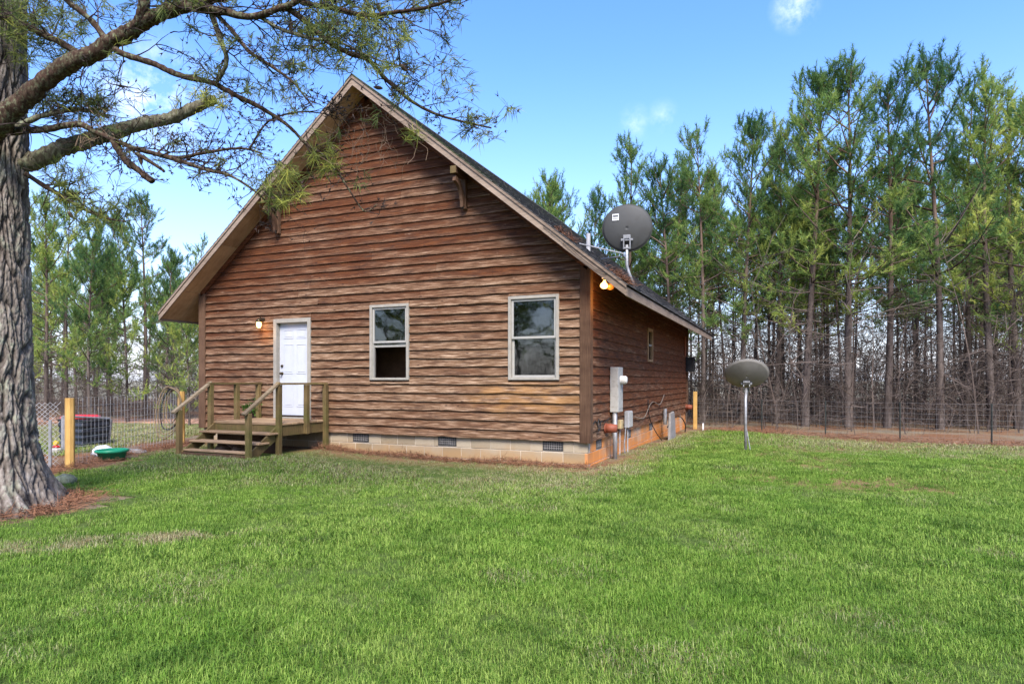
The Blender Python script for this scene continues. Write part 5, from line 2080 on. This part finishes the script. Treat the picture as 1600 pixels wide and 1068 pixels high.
rank(22, 1085, 1650, 22, 27, 215, 320, LAB_B, 'pines in the ranks of the wood', (7, 8, 7, 4), .75)
rank(42, 1040, 1650, 27, 40, 240, 350, LAB_B, 'pines in the ranks of the wood', (7, 8, 7, 8, 2), .9)
rank(10, 820, 1060, 27, 34, 300, 400, LAB_B, 'pines in the ranks of the wood', (1, 2, 5), .9)
rank(15, 20, 330, 24, 36, 380, 470, LAB_L, 'slim pines beyond the left front pines', (2, 4, 5, 1), .9)
rank(16, -30, 335, 26, 42, 470, 548, 'low young pine at the back of the left group', 'young pines at the back of the left group', (6, 5), 1.2)
ORDW = ['first', 'second', 'third', 'fourth', 'fifth', 'sixth', 'seventh', 'eighth', 'ninth', 'tenth', 'eleventh', 'twelfth']
MARKS = [(0, 'old trunk'), (72, 'bushy left pine'), (140, 'black bin'), (200, 'dirt track pine'), (262, 'left eave tip'), (330, 'cabin corner'),
         (860, 'roof slope'), (988, 'roof dish'), (1098, 'eave end'), (1160, 'yard dish'), (1213, 'lower pine'), (1258, 'broad headed pine'), (1326, 'second gap pine'),
         (1386, 'full crowned pine'), (1468, 'tallest pine'), (1510, 'open crowned pine'), (1550, 'thick trunked pine'), (1592, 'long boughed pine'), (1660, 'picture edge')]
for (ua, na), (ub, nb_) in zip(MARKS[:-1], MARKS[1:]):
    for k, (u, Z, o) in enumerate(sorted((q for q in RANKED if ua <= q[0] < ub), key=lambda q: q[1])):
        if k < len(ORDW):
            o['label'] = 'rear pine, %s back between the %s and the %s' % (ORDW[k], na, nb_)
for u, Z, o in RANKED:
    if u >= 1660:
        o['label'] = 'rear pine past the right picture edge'
# pines on the far side of the yard, behind the camera: the window panes mirror them
for k in range(26):
    b = Vector((CX + (k - 12.5) * 2.3 + random.uniform(-1, 1), CY - 15 - random.uniform(0, 10), 0))
    plant_pine(b, random.uniform(9, 13), random.choice((0, 1, 3, 5, 6)), 'pine across the yard facing the cabin front', 'pines across the yard', None, 1.2)


# leafless undergrowth between the trunks
def scatter(name, label, sources, pts, scl, src_rot=0.0):
    """One countless mass: copies of the source meshes scattered on points."""
    col = bpy.data.collections.new(name + '_sources')
    for m_ in sources:
        col.objects.link(bpy.data.objects.new(name + '_source', m_))
    pts, scl = np.array(pts, dtype=np.float32), np.array(scl, dtype=np.float32)
    me = bpy.data.meshes.new(name)
    me.vertices.add(len(pts))
    me.vertices.foreach_set('co', pts.ravel())
    rg = np.random.default_rng(len(pts))
    for an, typ, dat in (('gscale', 'FLOAT', scl), ('gturn', 'FLOAT', rg.uniform(0, 6.283, len(pts)).astype(np.float32)), ('gpick', 'INT', rg.integers(0, len(sources), len(pts)).astype(np.int32))):
        a = me.attributes.new(an, typ, 'POINT')
        a.data.foreach_set('value', dat)
    ob = bpy.data.objects.new(name, me)
    COL.objects.link(ob)
    tag(ob, label, None, None, 'stuff')
    ng = bpy.data.node_groups.new(name + '_scatter', 'GeometryNodeTree')
    ng.interface.new_socket('Geometry', in_out='INPUT', socket_type='NodeSocketGeometry')
    ng.interface.new_socket('Geometry', in_out='OUTPUT', socket_type='NodeSocketGeometry')
    gi, go = ng.nodes.new('NodeGroupInput'), ng.nodes.new('NodeGroupOutput')
    iop = ng.nodes.new('GeometryNodeInstanceOnPoints')
    ci = ng.nodes.new('GeometryNodeCollectionInfo')
    ci.inputs['Collection'].default_value = col
    ci.inputs['Separate Children'].default_value = True
    ci.inputs['Reset Children'].default_value = True

    def nattr(nm, dt):
        n = ng.nodes.new('GeometryNodeInputNamedAttribute')
        n.data_type = dt
        n.inputs['Name'].default_value = nm
        return next(o for o in n.outputs if o.enabled and o.name == 'Attribute')
    cx = ng.nodes.new('ShaderNodeCombineXYZ')
    ng.links.new(nattr('gturn', 'FLOAT'), cx.inputs['Z'])
    ng.links.new(gi.outputs[0], iop.inputs['Points'])
    ng.links.new(ci.outputs[0], iop.inputs['Instance'])
    iop.inputs['Pick Instance'].default_value = True
    ng.links.new(nattr('gpick', 'INT'), iop.inputs['Instance Index'])
    ng.links.new(cx.outputs[0], iop.inputs['Rotation'])
    ng.links.new(nattr('gscale', 'FLOAT'), iop.inputs['Scale'])
    ng.links.new(iop.outputs[0], go.inputs[0])
    md = ob.modifiers.new('scatter', 'NODES')
    md.node_group = ng
    return ob


def sapling(seed):
    """A bare sapling about 3 m tall."""
    rs = random.Random(seed)
    m = MB()
    p, h, r = Vector((0, 0, -.05)), 3.0, .014
    d = Vector((rs.gauss(0, .08), rs.gauss(0, .08), 1)).normalized()
    pts = [p]
    for k in range(6):
        d = (d + Vector((rs.gauss(0, .09), rs.gauss(0, .09), .12))).normalized()
        p = p + d * h / 6
        pts.append(p)
    m.tube(pts, [r * (1 - .14 * k) for k in range(7)], 3, False)
    for _b in range(rs.randint(12, 18)):
        k = rs.randint(1, 6)
        q = Vector((rs.gauss(0, .8), rs.gauss(0, .8), rs.gauss(.4, .4))).normalized()
        l = h * rs.uniform(.10, .34)
        a = pts[k - 1].lerp(pts[k], rs.random())
        e = a + q * l
        m.tube([a, a.lerp(e, .5) + Vector((0, 0, rs.gauss(0, .05))), e], [r * .55, r * .42, r * .2], 3, False)
        for _c in range(3):
            q2 = (q + Vector((rs.gauss(0, .6), rs.gauss(0, .6), rs.gauss(.2, .4)))).normalized()
            c = a.lerp(e, rs.uniform(.3, .95))
            m.tube([c, c + q2 * l * rs.uniform(.3, .6)], [r * .35, r * .15], 3, False)
    me = bpy.data.meshes.new('sapling')
    me.from_pydata(m.v, [], m.f)
    me.materials.append(M['brush'])
    return me


def place_r():
    while True:
        Z = 18.8 + 22 * random.random() ** .8
        b = at(random.uniform(1060, 1740), HY, Z)
        if (b.x > .6 and b.y > fence_r_y(b.x) + .7) or (b.x <= .6 and b.y > 13):
            return b.x, b.y, hz(b.x, b.y)


def place_l():
    b = at(random.uniform(-60, 335), HY, random.uniform(21, 38))
    return b.x, b.y, hz(b.x, b.y)


M['brush'] = simple('bare_brush', (0.088, 0.066, 0.052), 0.9, var=0.5, scale=.8)
SAP = [sapling(300 + k) for k in range(9)]
scatter('undergrowth', 'tangle of bare brown saplings between the trunks of the wood', SAP, [place_r() for _ in range(1350)], [random.choice((.2, .3, .4, .55, .8, 1.2, 1.7)) * random.uniform(.8, 1.25) for _ in range(1350)])
scatter('undergrowth', 'thin bare saplings among the pines behind the left fence', SAP, [place_l() for _ in range(420)], [random.choice((.25, .4, .6, .9)) * random.uniform(.8, 1.2) for _ in range(420)])
PB = []
for _ in range(500):
    PB.append((CX + random.uniform(-32, 32), CY - random.uniform(17, 27), 0))
scatter('undergrowth', 'bare saplings among the pines across the yard', SAP, PB, [random.uniform(.5, 1.5) for _ in PB])

# ------------------------------------------------------------------ grass
rng = np.random.default_rng(5)


def tuft_mesh(seed, n, rad_, hmin, hmax, w):
    r = np.random.default_rng(seed)
    vs, fs, tone, up_, dry = [], [], [], [], []
    for _ in range(n):
        a, rr = r.uniform(0, 6.283), rad_ * math.sqrt(r.uniform(0, 1))
        b = np.array([math.cos(a) * rr, math.sin(a) * rr, -.005])
        h = r.uniform(hmin, hmax)
        az = r.uniform(0, 6.283)
        lean = r.uniform(.2, 1.25)
        d = np.array([math.cos(az), math.sin(az), 0])
        s = np.array([-math.sin(az), math.cos(az), 0]) * w * r.uniform(.6, 1.3)
        mid = b + d * h * lean * .32 + np.array([0, 0, h * .62])
        tip = b + d * h * lean * .95 + np.array([0, 0, h * (1.0 - .35 * lean)])
        k = len(vs)
        vs += [b - s, b + s, mid + s * .8, mid - s * .8, tip]
        fs += [(k, k + 1, k + 2), (k, k + 2, k + 3), (k + 3, k + 2, k + 4)]
        tone += [r.uniform(0, 1)] * 5
        dry += [r.uniform(0, 1)] * 5
        up_ += [0, 0, .6, .6, 1]
    return np_mesh('grass_tuft', vs, fs, M['grass'], attrs={'tone': tone, 'up': up_, 'dry': dry}, link=False)


TUFTS = [tuft_mesh(60 + k, 38, .090, .018, .068, .0019) for k in range(6)]
fwd2 = np.array([-math.sin(YAW), math.cos(YAW)]); rgt2 = np.array([math.cos(YAW), math.sin(YAW)])
PTS, SCL = [], []
for (Za, Zb, dens, scl) in ((1.4, 5.0, 520, .92), (5.0, 9.0, 330, 1.05), (9.0, 14.0, 190, 1.25), (14.0, 23.0, 100, 1.55)):
    half = lambda Z: Z * .86 + 3.6
    area = (Zb - Za) * (half(Za) + half(Zb))
    n = int(area * dens)
    Z = Za + (Zb - Za) * rng.random(n)
    lat = (rng.random(n) * 2 - 1) * half(Zb)
    keep = np.abs(lat) < half(Z)
    Z, lat = Z[keep], lat[keep]
    P = np.array([[CX, CY]]) + Z[:, None] * fwd2 + lat[:, None] * rgt2
    for (x, y) in P:
        if not on_lawn(x, y):
            continue
        q = 1.0
        nz_ = noise.noise(Vector((x * .55, y * .55, 1.7))) + .5 * noise.noise(Vector((x * 1.9, y * 1.9, 4.2)))
        if x < .4 and y > -2.6:
            q = .55 + .4 * ss(-1.2, -2.6, y)
            q = q if y < -.45 else .25
        if x > 1.2 and y > 5.0:
            q = min(q, .75 - .25 * ss(5, 8, y))
        q *= 1.0 if nz_ > -.35 else .72
        if math.hypot(x - TRUNK.x, y - TRUNK.y) < 1.5:
            q *= .45
        if PX0 - .05 < x < PX1 + .1 and y > -2.2:
            q = 0
        if rng.random() > q:
            continue
        PTS.append((x, y, hz(x, y) + .002))
        SCL.append(scl * max(.45, .72 + .55 * (nz_ + .35)) * (.8 + .4 * rng.random()) * (.70 if (x < .4 and y > -1.8) else 1.0))
# sparse tufts in the paddock past the left fence
for _ in range(5200):
    x, y = rng.uniform(-17, -9.4), rng.uniform(-3.0, 4.2)
    if x < fence_l_x(y) - 1.0 and y < 4.4 + .25 * (x + 10):
        PTS.append((x, y, hz(x, y)))
        SCL.append(1.3 + rng.random())
scatter('grass', 'short green lawn grass with scattered dry blades', TUFTS, PTS, SCL)
print('grass tufts', len(PTS), 'objects', len(bpy.data.objects))
